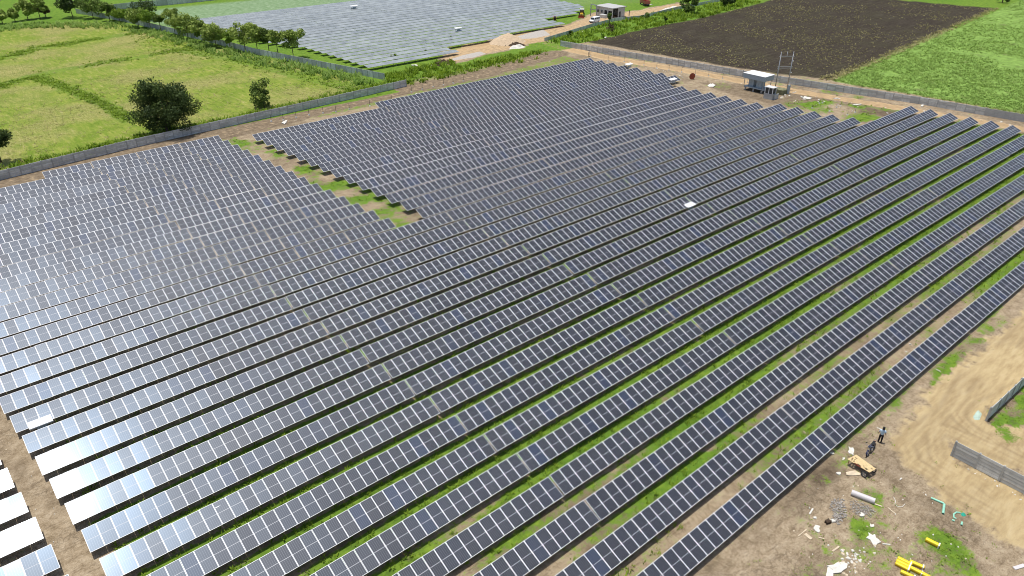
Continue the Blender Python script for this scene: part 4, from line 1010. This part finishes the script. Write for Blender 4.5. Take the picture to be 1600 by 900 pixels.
#__PART5__
# ------------------------------------------------------------------ people
def skin_mesh(name, verts, edges, radii, mat, parent, sub=1, root_i=0):
    me = bpy.data.meshes.new(name); me.from_pydata([Vector(v) for v in verts], edges, []); me.materials.append(mat)
    o = link(name, me, parent); m = o.modifiers.new('skin', 'SKIN'); m.use_smooth_shade = True
    for i, r in enumerate(radii):
        sv = me.skin_vertices[0].data[i]; sv.radius = r if isinstance(r, tuple) else (r, r); sv.use_root = (i == root_i)
    s = o.modifiers.new('sub', 'SUBSURF'); s.levels = sub; s.render_levels = sub
    return o
def person(loc, rz, label, s=1.0, shirt='shirt', trousers='trousers', arms=((.30, .10, .95), (.30, .10, .95)), fine=True):
    t = tag(empty('person', loc, rz), label, 'person'); t.scale = (s, s, s)
    V = [(0, 0, .92), (0, 0, 1.12), (0, 0, 1.34), (0, 0, 1.47), (0, .01, 1.53), (0, .02, 1.62), (0, .02, 1.72)]
    E = [(i, i + 1) for i in range(6)]; Rr = [(.15, .11), (.14, .10), (.17, .11), (.07, .065), (.055, .055), (.085, .095), (.06, .07)]
    def add(chain, radii, root):
        b = len(V); V.extend(chain); Rr.extend(radii); E.append((root, b)); E.extend((b + i, b + i + 1) for i in range(len(chain) - 1))
    for sd_ in (-1, 1):
        add([(sd_ * .10, 0, .86), (sd_ * .105, .015, .50), (sd_ * .11, -.01, .10), (sd_ * .12, .12, .04)], [.10, .065, .045, .04], 0)
        hx, hy, hz = arms[0 if sd_ < 0 else 1]
        add([(sd_ * .19, 0, 1.40), (sd_ * .25, -.02, 1.14), (sd_ * hx, hy, hz)], [.06, .045, .032], 2)
        if fine:
            hb = len(V) - 1; hand = Vector((sd_ * hx, hy, hz)); d = (hand - Vector((sd_ * .25, -.02, 1.14))).normalized(); u = Vector((0, 1, 0))
            add([hand + d * .08], [(.034, .02)], hb); pb_ = len(V) - 1
            for k in range(4): add([hand + d * .13 + u * (k - 1.5) * .022, hand + d * (.175 - abs(k - 1.5) * .012) + u * (k - 1.5) * .024], [.010, .008], pb_)
            add([hand + d * .05 + u * .045, hand + d * .09 + u * .06], [.011, .009], hb)
    body = skin_mesh('body', V, E, Rr, M['skin'], t, 1)
    q = MB()                                              # face
    for sx in (-.033, .033): q.cyl((sx, .108, 1.655), (sx, .120, 1.655), .012, .008, 8)
    q.cyl((0, .10, 1.64), (0, .135, 1.61), .010, .016, 7); q.box((0, .112, 1.575), (.05, .012, .012))
    q.build('face_features', M['hair'], t)
    for sx in (-.092, .092):
        q = MB(); q.cyl((sx, .01, 1.63), (sx * 1.12, .0, 1.63), .03, .026, 8); q.build('ear', M['skin'], t)
    skin_mesh('hair', [(0, -.01, 1.66), (0, -.015, 1.73), (0, -.06, 1.64)], [(0, 1), (0, 2)], [(.098, .10), (.075, .085), (.06, .05)], M['hair'], t, 1)
    Vs = [(0, 0, .84), (0, 0, 1.12), (0, 0, 1.36), (0, 0, 1.455)]; Es = [(0, 1), (1, 2), (2, 3)]; Rs = [(.19, .15), (.175, .135), (.19, .13), (.085, .08)]
    for sd_ in (-1, 1):
        b = len(Vs); Vs += [(sd_ * .20, 0, 1.40), (sd_ * .245, -.02, 1.18)]; Es += [(2, b), (b, b + 1)]; Rs += [.085, .072]
    skin_mesh('shirt', Vs, Es, Rs, M[shirt], t, 1)
    Vs = [(0, 0, 1.02), (0, 0, .88)]; Es = [(0, 1)]; Rs = [(.17, .135), (.165, .14)]
    for sd_ in (-1, 1):
        b = len(Vs); Vs += [(sd_ * .10, 0, .80), (sd_ * .105, .015, .48), (sd_ * .11, -.01, .09)]; Es += [(1, b), (b, b + 1), (b + 1, b + 2)]; Rs += [.105, .082, .07]
    skin_mesh('trousers', Vs, Es, Rs, M[trousers], t, 1)
    for sd_ in (-1, 1):
        q = MB(); q.box((sd_ * .115, .06, .045), (.10, .27, .09)); q.build('shoe', M['rubber'], t)
    return t
p = at(1374, 691.5); person((p.x, p.y, GZ[np.searchsorted(gx, p.x), np.searchsorted(gy, p.y)]), R(-70), 'person in pale blue shirt and dark trousers standing by the motorcycle in the dirt yard', 1.12)
p = at(920, 88.5); person((p.x, p.y, 0), R(200), 'person in white standing at the bend of the orange dirt road', 1.1, 'scrap', 'trousers', fine=False)
p = at(983, 24); person((p.x, p.y, 0), R(20), 'person in a dark shirt near the white roofed building', 1.1, 'navy', 'trousers', fine=False)
p = at(973, 25); person((p.x, p.y, 0), R(120), 'person in a white shirt beside the white roofed building', 1.1, 'scrap', 'navy', fine=False)

# ------------------------------------------------------------------ motorcycle
def motorcycle(loc, rz):
    t = tag(empty('motorcycle', loc, rz), 'dark motorcycle parked between the wooden cart and the person', 'motorcycle'); t.scale = (1.12,) * 3
    t.rotation_euler = (R(9), 0, rz)
    for x in (.66, -.66):
        q = MB(); q.torus((x, 0, .30), (0, 1, 0), .255, .05, 26, 8); w_ = q.build('wheel', M['rubber'], t, smooth=True)
        q = MB(); q.torus((x, 0, .30), (0, 1, 0), .205, .014, 24, 6); q.cyl((x, -.05, .30), (x, .05, .30), .05, .05, 10)
        for i in range(8):
            a = math.pi * i / 4; q.cyl((x, 0, .30), (x + .2 * math.cos(a), 0, .30 + .2 * math.sin(a)), .007, .007, 4)
        q.build('rim', M['silver'], w_)
    q = MB(); q.tube([(-.45, 0, .78), (.1, 0, .74), (.42, 0, .92)], .025); q.tube([(.40, 0, .88), (.28, 0, .35), (-.22, 0, .32), (-.40, 0, .74)], .022)
    for s in (-.07, .07): q.tube([(-.20, s, .32), (-.66, s, .30)], .02); q.tube([(-.62, s, .32), (-.46, s, .74)], .022)
    q.build('frame', M['dark_steel'], t)
    q = MB()
    for s in (-.08, .08): q.tube([(.66, s, .30), (.46, s, .95)], .024)
    q.build('fork', M['silver'], t)
    q = MB(); q.box((.02, 0, .42), (.34, .22, .26))
    for z in (.46, .50, .54, .58, .62): q.box((.10, 0, z), (.20, .20, .016))
    q.cyl((.0, -.16, .38), (.0, .16, .38), .09, .09, 12); q.build('engine', M['silver'], t)
    skin_mesh('fuel_tank', [(.33, 0, .86), (.16, 0, .88), (-.06, 0, .80)], [(0, 1), (1, 2)], [(.09, .10), (.13, .12), (.08, .07)], M['navy'], t, 2)
    q = MB(); q.add([(-.06, -.09, .82), (-.06, .09, .82), (-.30, .13, .79), (-.30, -.13, .79), (-.72, .11, .86), (-.72, -.11, .86), (-.06, -.07, .74), (-.06, .07, .74), (-.72, .08, .78), (-.72, -.08, .78)],
               [(0, 1, 2, 3), (3, 2, 4, 5), (0, 3, 5, 9, 6), (1, 7, 8, 4, 2), (5, 4, 8, 9), (0, 6, 7, 1), (6, 9, 8, 7)]); q.build('seat', M['rubber'], t)
    q = MB(); q.tube([(.44, 0, .98), (.42, .18, 1.04), (.34, .36, 1.03)], .014); q.tube([(.44, 0, .98), (.42, -.18, 1.04), (.34, -.36, 1.03)], .014); q.build('handlebar', M['silver'], t)
    q = MB(); q.cyl((.48, 0, .90), (.60, 0, .89), .10, .085, 14); hl = q.build('headlight', M['navy'], t)
    q = MB(); q.cyl((.60, 0, .89), (.615, 0, .89), .078, .07, 14); q.build('lens', M['silver'], hl)
    for x, z0 in ((.66, 20), (-.66, 30)):
        q = MB(); n = 8
        pr = [(x + .335 * math.cos(R(z0 + 130 * i / n)), .30 + .335 * math.sin(R(z0 + 130 * i / n))) for i in range(n + 1)]
        q.add([(a, s, b) for a, b in pr for s in (-.06, .06)], [(2 * i, 2 * i + 1, 2 * i + 3, 2 * i + 2) for i in range(n)]); q.build('mudguard', M['navy'], t)
    q = MB(); q.tube([(.14, -.12, .36), (.0, -.14, .22), (-.35, -.14, .26)], .024); q.cyl((-.35, -.14, .26), (-.86, -.15, .36), .045, .05, 10); q.build('exhaust', M['silver'], t)
    q = MB(); q.box((-.80, 0, .80), (.05, .14, .08)); q.build('tail_light', M['red_wood'], t)
    q = MB(); q.tube([(-.72, -.1, .88), (-.9, -.1, .92), (-.9, .1, .92), (-.72, .1, .88)], .012); q.build('rack', M['silver'], t)
    for s in (-1, 1):
        q = MB(); q.tube([(.40, s * .22, 1.04), (.38, s * .26, 1.18)], .008); q.box((.37, s * .27, 1.21), (.02, .12, .07)); q.build('mirror', M['dark_steel'], t)
    q = MB(); q.tube([(.0, .10, .30), (-.12, .30, .02)], .014); q.build('side_stand', M['dark_steel'], t)
a, b = at(1352, 717), at(1368, 699); mid = (a + b) / 2
motorcycle((mid.x, mid.y, .02), math.atan2(a.y - b.y, a.x - b.x))

# ------------------------------------------------------------------ wooden board lying on a two wheeled cart
def cart():
    z = .72; c = [at(1324, 717.5, z), at(1338, 710.5, z), at(1369, 732.5, z), at(1358.5, 738.5, z)]
    o = (c[0] + c[1] + c[2] + c[3]) / 4; o.z = 0
    t = tag(empty('hand_cart', o), 'hand cart carrying a torn pale wooden board with square holes', 'cart')
    A, B, C, D = [(p - o) for p in c]
    u = ((C - B) + (D - A)) / 2; v = ((B - A) + (C - D)) / 2
    def q_(s, r, dz=0): w = A * (1 - s) * (1 - r) + B * (1 - s) * r + C * s * r + D * s * (1 - r); return Vector((w.x, w.y, z + dz))
    # the board is cut in strips so that the holes are real openings and the long edge is torn
    q = MB(); ns, nr = 20, 10; holes = {(1, 3), (1, 4), (2, 1), (2, 2), (2, 6), (4, 1), (4, 2), (3, 4), (3, 6), (15, 1), (15, 2), (16, 1), (16, 2), (17, 6), (18, 6), (12, 3), (13, 2)}
    torn = {(i, 0) for i in (6, 7, 8, 9, 10, 11)} | {(8, 1), (9, 1), (10, 1)}
    cells = {(i, j) for i in range(ns) for j in range(nr)} - holes - torn
    for i, j in cells:
        vs = [q_((i + a_) / ns, (j + b_) / nr, h) for h in (-.02, .02) for a_, b_ in ((0, 0), (1, 0), (1, 1), (0, 1))]
        fs = [(3, 2, 1, 0), (4, 5, 6, 7)]
        for (di, dj), e in (((0, -1), (0, 1)), ((1, 0), (1, 2)), ((0, 1), (2, 3)), ((-1, 0), (3, 0))):
            if (i + di, j + dj) not in cells: fs.append((e[0], e[1], e[1] + 4, e[0] + 4))
        q.add(vs, fs)
    q.build('wooden_board', M['wood'], t)
    un, vn = Vector((u.x, u.y, 0)).normalized(), Vector((v.x, v.y, 0)).normalized(); L = u.length; Wd = v.length
    for r in (.12, .88):
        q = MB(); q.cyl(q_(.0, r, -.1), q_(1.0, r, -.1), .045, .045, 6); q.build('side_rail', M['red_wood'], t)
    for s in (.05, .35, .65, .97):
        q = MB(); q.cyl(q_(s, .06, -.06), q_(s, .94, -.06), .035, .035, 6); q.build('cross_bar', M['red_wood'], t)
    ax = q_(.86, .5); ax.z = .36
    q = MB(); q.cyl(ax - vn * (Wd * .62), ax + vn * (Wd * .55), .03, .03, 8); q.build('axle', M['dark_steel'], t)
    for s in (-.62, .55):
        c0 = ax + vn * (Wd * s); q = MB(); q.torus(c0, vn, .30, .055, 24, 8); w_ = q.build('wheel', M['rubber'], t, smooth=True)
        q = MB(); q.torus(c0, vn, .25, .015, 20, 6); q.cyl(c0 - vn * .05, c0 + vn * .05, .055, .055, 10)
        per = vn.cross(Vector((0, 0, 1)))
        for i in range(10):
            a_ = math.pi * i / 5; q.cyl(c0, c0 + per * (.25 * math.cos(a_)) + Vector((0, 0, .25 * math.sin(a_))), .008, .008, 4)
        q.build('spokes', M['silver'], w_)
    for r in (.15, .85):
        q = MB(); l = q_(.04, r, -.1); q.cyl(l, (l.x, l.y, -.02), .035, .03, 6); q.build('prop_leg', M['red_wood'], t)
cart()

# ------------------------------------------------------------------ pipes, boxes and litter in the yard
M['netting'] = simple('green_white_netting', (.40, .50, .42), .9, 0, .1, .5, 6)
def ground_z(p): return float(samp(GZ, np.array([p.x]), np.array([p.y]))[0])
def pipe(pts, r, mat, label, cat='pipe', name='pipe'):
    P = [at(x, y) for x, y in pts]; o = P[0].copy(); q = MB(); L = [p - o + Vector((0, 0, r * .9 + ground_z(p))) for p in P]
    for a_, b_ in zip(L, L[1:]):
        q.cyl(a_, b_, r, r, 12, cap=False); q.cyl(a_, b_, r * .82, r * .82, 12, cap=False)
    for p in L[1:-1]: q.cyl(p - Vector((0, 0, r * .75)), p + Vector((0, 0, r * .75)), r * .95, r * .95, 12)
    return tag(q.build(name, M[mat], None, o, smooth=True), label, cat)
pipe([(1329.5, 772), (1366, 786)], .27, 'pvc', 'thick pale grey pipe lying in the dirt yard')
pipe([(1454, 779), (1474, 787.5)], .10, 'green_pipe', 'pale green pipe, the longer arm of the bent pair at the road edge')
pipe([(1475, 789), (1473, 804)], .11, 'green_pipe', 'pale green pipe, the shorter arm of the bent pair at the road edge')
pipe([(1500, 801.5), (1494, 801), (1490, 804), (1490, 809), (1494, 811)], .07, 'green_pipe', 'hooked pale green hose in the yard next to the teal cloth')
pipe([(1487, 813), (1491, 814.5)], .09, 'green_pipe', 'short stub of pale green pipe by the hooked hose')
pipe([(1503, 816.5), (1502, 821)], .09, 'green_pipe', 'small upright stub of pale green pipe below the teal cloth')
pipe([(1396, 777), (1399, 783), (1398, 789), (1403, 793), (1409, 793), (1414, 788)], .028, 'scrap', 'thin pale hose bent in a half circle on the dirt', 'hose', 'hose')
heap('teal_cloth', pxs([(1500, 802), (1506, 800), (1510, 805), (1507, 807), (1502, 806)]), .16, 'teal', 'crumpled teal cloth at the road edge beside the hooked hose', 'cloth', n=14, seed=12, rough=.8)
heap('green_netting', pxs([(1520, 650), (1528, 640), (1536, 646), (1530, 657), (1521, 657)]), .16, 'netting', 'heap of green and white netting at the end of the leaning fence', 'netting', n=16, seed=13, rough=1.0)

def yellow_box(px, py, ang, L, Wd, h, label, strap=.5):
    p = at(px, py); t = tag(empty('yellow_float', (p.x, p.y, ground_z(p)), ang), label, 'plastic float', 'yellow plastic floats in the grass')
    q = MB(); r = min(Wd, h) / 2; n = 10
    pr = [((Wd / 2 - .02) * math.copysign(abs(math.cos(a_)) ** .55, math.cos(a_)), h / 2 + h / 2 * math.copysign(abs(math.sin(a_)) ** .55, math.sin(a_))) for a_ in [2 * math.pi * i / 14 for i in range(14)]]
    n = len(pr); st = [(-L / 2, .7), (-L / 2 + .05, 1), (L / 2 - .05, 1), (L / 2, .7)]
    vs = [(x, y * s, h / 2 + (z - h / 2) * s) for x, s in st for y, z in pr]
    q.add(vs, [(k * n + i, k * n + (i + 1) % n, (k + 1) * n + (i + 1) % n, (k + 1) * n + i) for k in range(3) for i in range(n)] + [tuple(range(n - 1, -1, -1)), tuple(range(3 * n, 4 * n))]); q.m = [1 if sum(q.v[i][2] for i in f) / len(f) < h * .42 else 0 for f in q.f]; q.build('shell', [M['yellow'], M['amber']], t)
    q = MB(); q.box((L * (strap - .5), 0, h / 2), (.09, Wd + .01, h + .01)); q.build('strap', M['white_sheet'], t)
    q = MB(); q.box((L / 2 - .01, 0, h * .45), (.06, Wd * .5, h * .4)); q.build('end_cap', M['dark_steel'], t)
a_ = at(1448, 846); b_ = at(1464, 854); ang = math.atan2(b_.y - a_.y, b_.x - a_.x); d_ = (b_ - a_).normalized(); pe = Vector((-d_.y, d_.x, 0))
yellow_box(1456.5, 850, ang, 1.15, .40, .36, 'yellow float lying alone in the grass of the yard', .93)
for i, (px, py, lb) in enumerate(((1413, 879, 'upper left yellow float of the bundle at the bottom edge'), (1411, 883, 'middle left yellow float of the bundle at the bottom edge'), (1409.5, 887, 'lower left yellow float of the bundle at the bottom edge'),
                                  (1432, 884, 'upper right yellow float of the bundle at the bottom edge'), (1430, 893, 'lower right yellow float of the bundle at the bottom edge'), (1418, 900, 'yellow float below the bundle, cut off by the bottom edge'), (1447, 902, 'yellow float right of the bundle, cut off by the bottom edge'))):
    yellow_box(px, py, ang + rnd.gauss(0, .04), 1.15, .36, .32, lb, .9)

def scrap(px, py, L, Wd, ang, mat, label, cat, thick=.03, name='scrap', group=None, seed=0):
    g = random.Random(seed * 31 + int(px * 3 + py)); p = at(px, py); n = 11
    top = [(math.cos(2 * math.pi * i / n) * L / 2 * (k_ := g.uniform(.45, 1.15)), math.sin(2 * math.pi * i / n) * Wd / 2 * k_) for i in range(n)]
    q = MB(); vs = [(x, y, g.uniform(.0, .05)) for x, y in top] + [(x, y, thick + g.uniform(.0, .12 * min(L, Wd) + .02)) for x, y in top] + [(0, 0, thick + .1 * min(L, Wd))]
    q.add(vs, [tuple(range(n - 1, -1, -1))] + [(i, (i + 1) % n, (i + 1) % n + n, i + n) for i in range(n)] + [(i + n, (i + 1) % n + n, 2 * n) for i in range(n)])
    o = q.build(name, M[mat], None, (p.x, p.y, ground_z(p)), (0, 0, ang)); return tag(o, label, cat, group)
def stick(a, b, w, h, mat, label, cat='board', name='board'):
    A, B = at(*a), at(*b); o = (A + B) / 2; o.z = ground_z(o); d = B - A
    q = MB(); q.box((0, 0, h / 2 + .01), (d.length, w, h)); return tag(q.build(name, M[mat], None, o, (0, R(rnd.uniform(-2, 2)), math.atan2(d.y, d.x))), label, cat)
scrap(1330, 706, 1.5, .8, .6, 'scrap', 'large crumpled pale sheet at the upper end of the wooden cart', 'sheet', .06, 'crumpled_sheet')
scrap(1333, 740, 2.0, .7, -.5, 'card', 'long torn cardboard sheet below the wooden cart', 'cardboard', .03, 'cardboard')
scrap(1310, 740, .55, .45, 0, 'scrap', 'white plastic bag left of the wooden cart', 'bag', .10, 'plastic_bag')
scrap(1318, 717, .7, .3, .2, 'scrap', 'small white sheet at the corner of the wooden cart', 'sheet', .04, 'crumpled_sheet')
scrap(1299, 709, .45, .5, .2, 'scrap', 'white bundle under the edge of the front solar row', 'bag', .10, 'plastic_bag')
scrap(1407, 749, .5, .25, .1, 'scrap', 'white scrap beside the road above the hose', 'scrap', .06)
for k_, (dx, dy) in enumerate(((0, 0), (-4, 6), (4, 7), (-8, -2), (7, -4), (0, -7), (-2, 11))):
    pass
def star_sheet():
    p = at(1364, 842); q = MB(); g = random.Random(4); n = 14
    pr = [((.92 if i % 3 == 0 else .55) * g.uniform(.7, 1.15), 2 * math.pi * i / n) for i in range(n)]
    vs = [(r * math.cos(a), r * math.sin(a) * .8, 0) for r, a in pr] + [(r * math.cos(a), r * math.sin(a) * .8, .03 + g.uniform(0, .10)) for r, a in pr] + [(0, 0, .14)]
    q.add(vs, [tuple(range(n - 1, -1, -1))] + [(i, (i + 1) % n, (i + 1) % n + n, i + n) for i in range(n)] + [(i + n, (i + 1) % n + n, 2 * n) for i in range(n)])
    tag(q.build('torn_sheet', M['scrap'], None, (p.x, p.y, ground_z(p)), (0, 0, 1.0)), 'ragged star shaped white sheet at the edge of the yard grass', 'sheet')
star_sheet()
scrap(1309, 889, 2.1, 1.3, -.3, 'scrap', 'large pale green white sheet near the bottom edge', 'sheet', .04, 'torn_sheet', seed=3)
scrap(1296, 899, 1.8, .6, .5, 'scrap', 'white sheet cut off by the bottom edge, left of the torn papers', 'sheet', .04, 'torn_sheet', seed=4)
scrap(1275, 826, 1.1, .8, .2, 'scrap', 'ragged whitish plastic sheet in the yard, left of the gravel', 'sheet', .05, 'torn_sheet', seed=5)
scrap(1301, 815, .55, .4, -.4, 'scrap', 'white sack half buried at the foot of the narrow gravel heap', 'bag', .12, 'plastic_bag')
scrap(1293, 817, .75, .6, 0, 'soil', 'dark stone by the white sack at the gravel heap', 'stone', .22, 'stone')
scrap(1362, 822, .5, .45, .0, 'scrap', 'white ring shaped scrap in the grass above the star shaped sheet', 'scrap', .04)
scrap(1347, 806, .55, .5, .0, 'scrap', 'pale stone below the spread gravel', 'stone', .12, 'stone')
scrap(1273, 810, .4, .3, .0, 'scrap', 'white stone above the ragged plastic sheet', 'stone', .1, 'stone')
stick((1265, 803), (1270, 795), .14, .06, 'scrap', 'short white board lying in the yard dirt'); stick((1258, 834), (1268, 842), .30, .05, 'card', 'short pale board left of the ragged plastic sheet')
stick((1247, 838), (1260, 827), .08, .05, 'card', 'thin stick with a torn end in the left of the yard'); stick((1279, 840), (1288, 842), .12, .06, 'card', 'curved pale offcut below the ragged plastic sheet')
stick((1335, 776), (1378, 792), .14, .04, 'card', 'long pale batten lying along the grey pipe'); stick((1387, 794), (1398, 803), .10, .05, 'card', 'short pale batten right of the pipe')
stick((1301, 861), (1311, 854), .14, .06, 'card', 'bent pale offcut above the torn papers'); stick((1379, 850), (1391, 851), .10, .08, 'scrap', 'thin grey board right of the star shaped sheet')
stick((1462, 577), (1470, 581), .10, .06, 'scrap', 'short white post lying at the edge of the front row'); stick((1584, 889), (1600, 884), .30, .10, 'pvc', 'pale pipe end cut off by the right edge at the bottom')
stick((1370, 668), (1377, 671), .10, .05, 'scrap', 'short white stick behind the person in the yard')
LG = 'small white scraps of litter on the dirt'
g = random.Random(77)
def litter(n, poly, lo, hi, label, seed):
    gg = random.Random(seed); P = [(p[0], p[1]) for p in pxs(poly)]; A = np.array(P); a, b = A.min(0), A.max(0); c = 0
    while c < n:
        x, y = gg.uniform(a[0], b[0]), gg.uniform(a[1], b[1])
        if not inside(np.array([x]), np.array([y]), P)[0]: continue
        L = gg.uniform(lo, hi); q = MB(); m = 6
        tp = [(math.cos(2 * math.pi * i / m) * L * gg.uniform(.35, .6), math.sin(2 * math.pi * i / m) * L * gg.uniform(.15, .5)) for i in range(m)]
        q.add([(u, v, .0) for u, v in tp] + [(u * .8, v * .8, .03 + gg.uniform(0, L * .25)) for u, v in tp], [tuple(range(m, 2 * m))] + [(i, (i + 1) % m, (i + 1) % m + m, i + m) for i in range(m)])
        o = q.build('litter_scrap', M[gg.choice(('scrap', 'scrap', 'card'))], None, (x, y, ground_z(Vector((x, y, 0)))), (0, 0, gg.uniform(0, 6))); tag(o, label, 'litter', LG); c += 1
litter(34, [(1305, 860), (1340, 856), (1350, 895), (1320, 900), (1308, 880)], .12, .5, 'small torn paper scrap in the litter patch at the bottom edge of the yard', 1)
litter(14, [(1335, 858), (1368, 850), (1378, 868), (1350, 885), (1338, 880)], .12, .4, 'small torn paper scrap below the star shaped sheet', 2)
litter(40, [(1240, 770), (1330, 745), (1420, 745), (1500, 800), (1480, 890), (1230, 890)], .07, .26, 'tiny pale scrap scattered over the dirt yard', 3)
litter(7, [(1400, 835), (1500, 830), (1510, 880), (1400, 890)], .10, .25, 'tiny pale scrap in the yard grass', 4)
litter(16, [(1486, 716), (1600, 775), (1600, 785), (1488, 722)], .08, .25, 'tiny pale scrap along the foot of the short fence', 5)
litter(14, [(1395, 500), (1440, 540), (1330, 640), (1280, 680)], .12, .45, 'pale scrap between the front solar rows', 6)
litter(40, [(1090, 122), (1160, 132), (1240, 160), (1330, 175), (1400, 178), (1300, 152), (1180, 132)], .25, .9, 'white scrap on the soil between the tables and the orange road', 7)
litter(22, [(980, 99), (1060, 112), (1080, 125), (1040, 118), (985, 106)], .25, .7, 'white scrap at the stepped far end of the tables', 8)
litter(20, [(420, 194), (640, 148), (860, 92), (870, 97), (640, 156), (430, 200)], .25, .6, 'white scrap along the brown track behind the tables', 9)
litter(14, [(1240, 148), (1440, 172), (1600, 196), (1600, 200), (1440, 176), (1240, 152)], .25, .8, 'white scrap at the foot of the long right fence', 10)
litter(12, [(1200, 590), (1330, 690), (1210, 700)], .12, .4, 'pale scrap between the first and second row', 11)
litter(10, [(0, 690), (60, 690), (140, 880), (100, 890)], .08, .22, 'tiny pale scrap on the bare path', 12)
litter(14, [(820, 74), (885, 52), (935, 40), (930, 44), (890, 58), (850, 72)], .3, .8, 'white scrap along the far yard road', 13)
def tarp(px, py, L, Wd, label, seed):
    scrap(px, py, L, Wd, seed * .7, 'scrap', label, 'tarpaulin', .12, 'white_tarp', seed=seed)
tarp(1112, 134, 5.0, 2.0, 'long white tarpaulin on the soil left of the steel canopy', 1); tarp(1260, 154, 2.8, 2.0, 'crumpled white tarpaulin right of the twin poles', 2)
tarp(1308, 154.5, 1.8, .9, 'small white tarpaulin beside the orange road', 3); tarp(1338, 164, 3.0, 1.2, 'white tarpaulin in the grass by the table ends', 4)
tarp(1441, 166, 2.6, .7, 'white sheet lying at the foot of the long right fence', 5); tarp(445, 192, 3.0, 1.3, 'white sheets on the brown track behind the tables', 6)
tarp(648, 103, 2.4, 1.6, 'pale pink sheet in the green strip near the far rows', 7); tarp(672, 103, 2.6, 1.4, 'white sheet beside the dark spoil heap', 8); tarp(1016, 8, 3.0, 1.5, 'white sheet by the red truck at the top edge', 9); tarp(946, 59, 2.0, 1.0, 'white stone at the near corner of the ploughed field', 10)
heap('pale_rubble', pxs([(1028, 18), (1040, 14), (1056, 10), (1058, 13), (1044, 17), (1030, 21)]), .8, 'scrap', 'long pale rubble bank behind the low far fence', 'rubble', n=18, seed=15, rough=.8)
heap('pale_rubble', pxs([(940, 35), (960, 30), (975, 28), (974, 31), (955, 34), (942, 38)]), .5, 'scrap', 'white sheeting along the low far fence by the building', 'sheeting', n=18, seed=16, rough=.8)
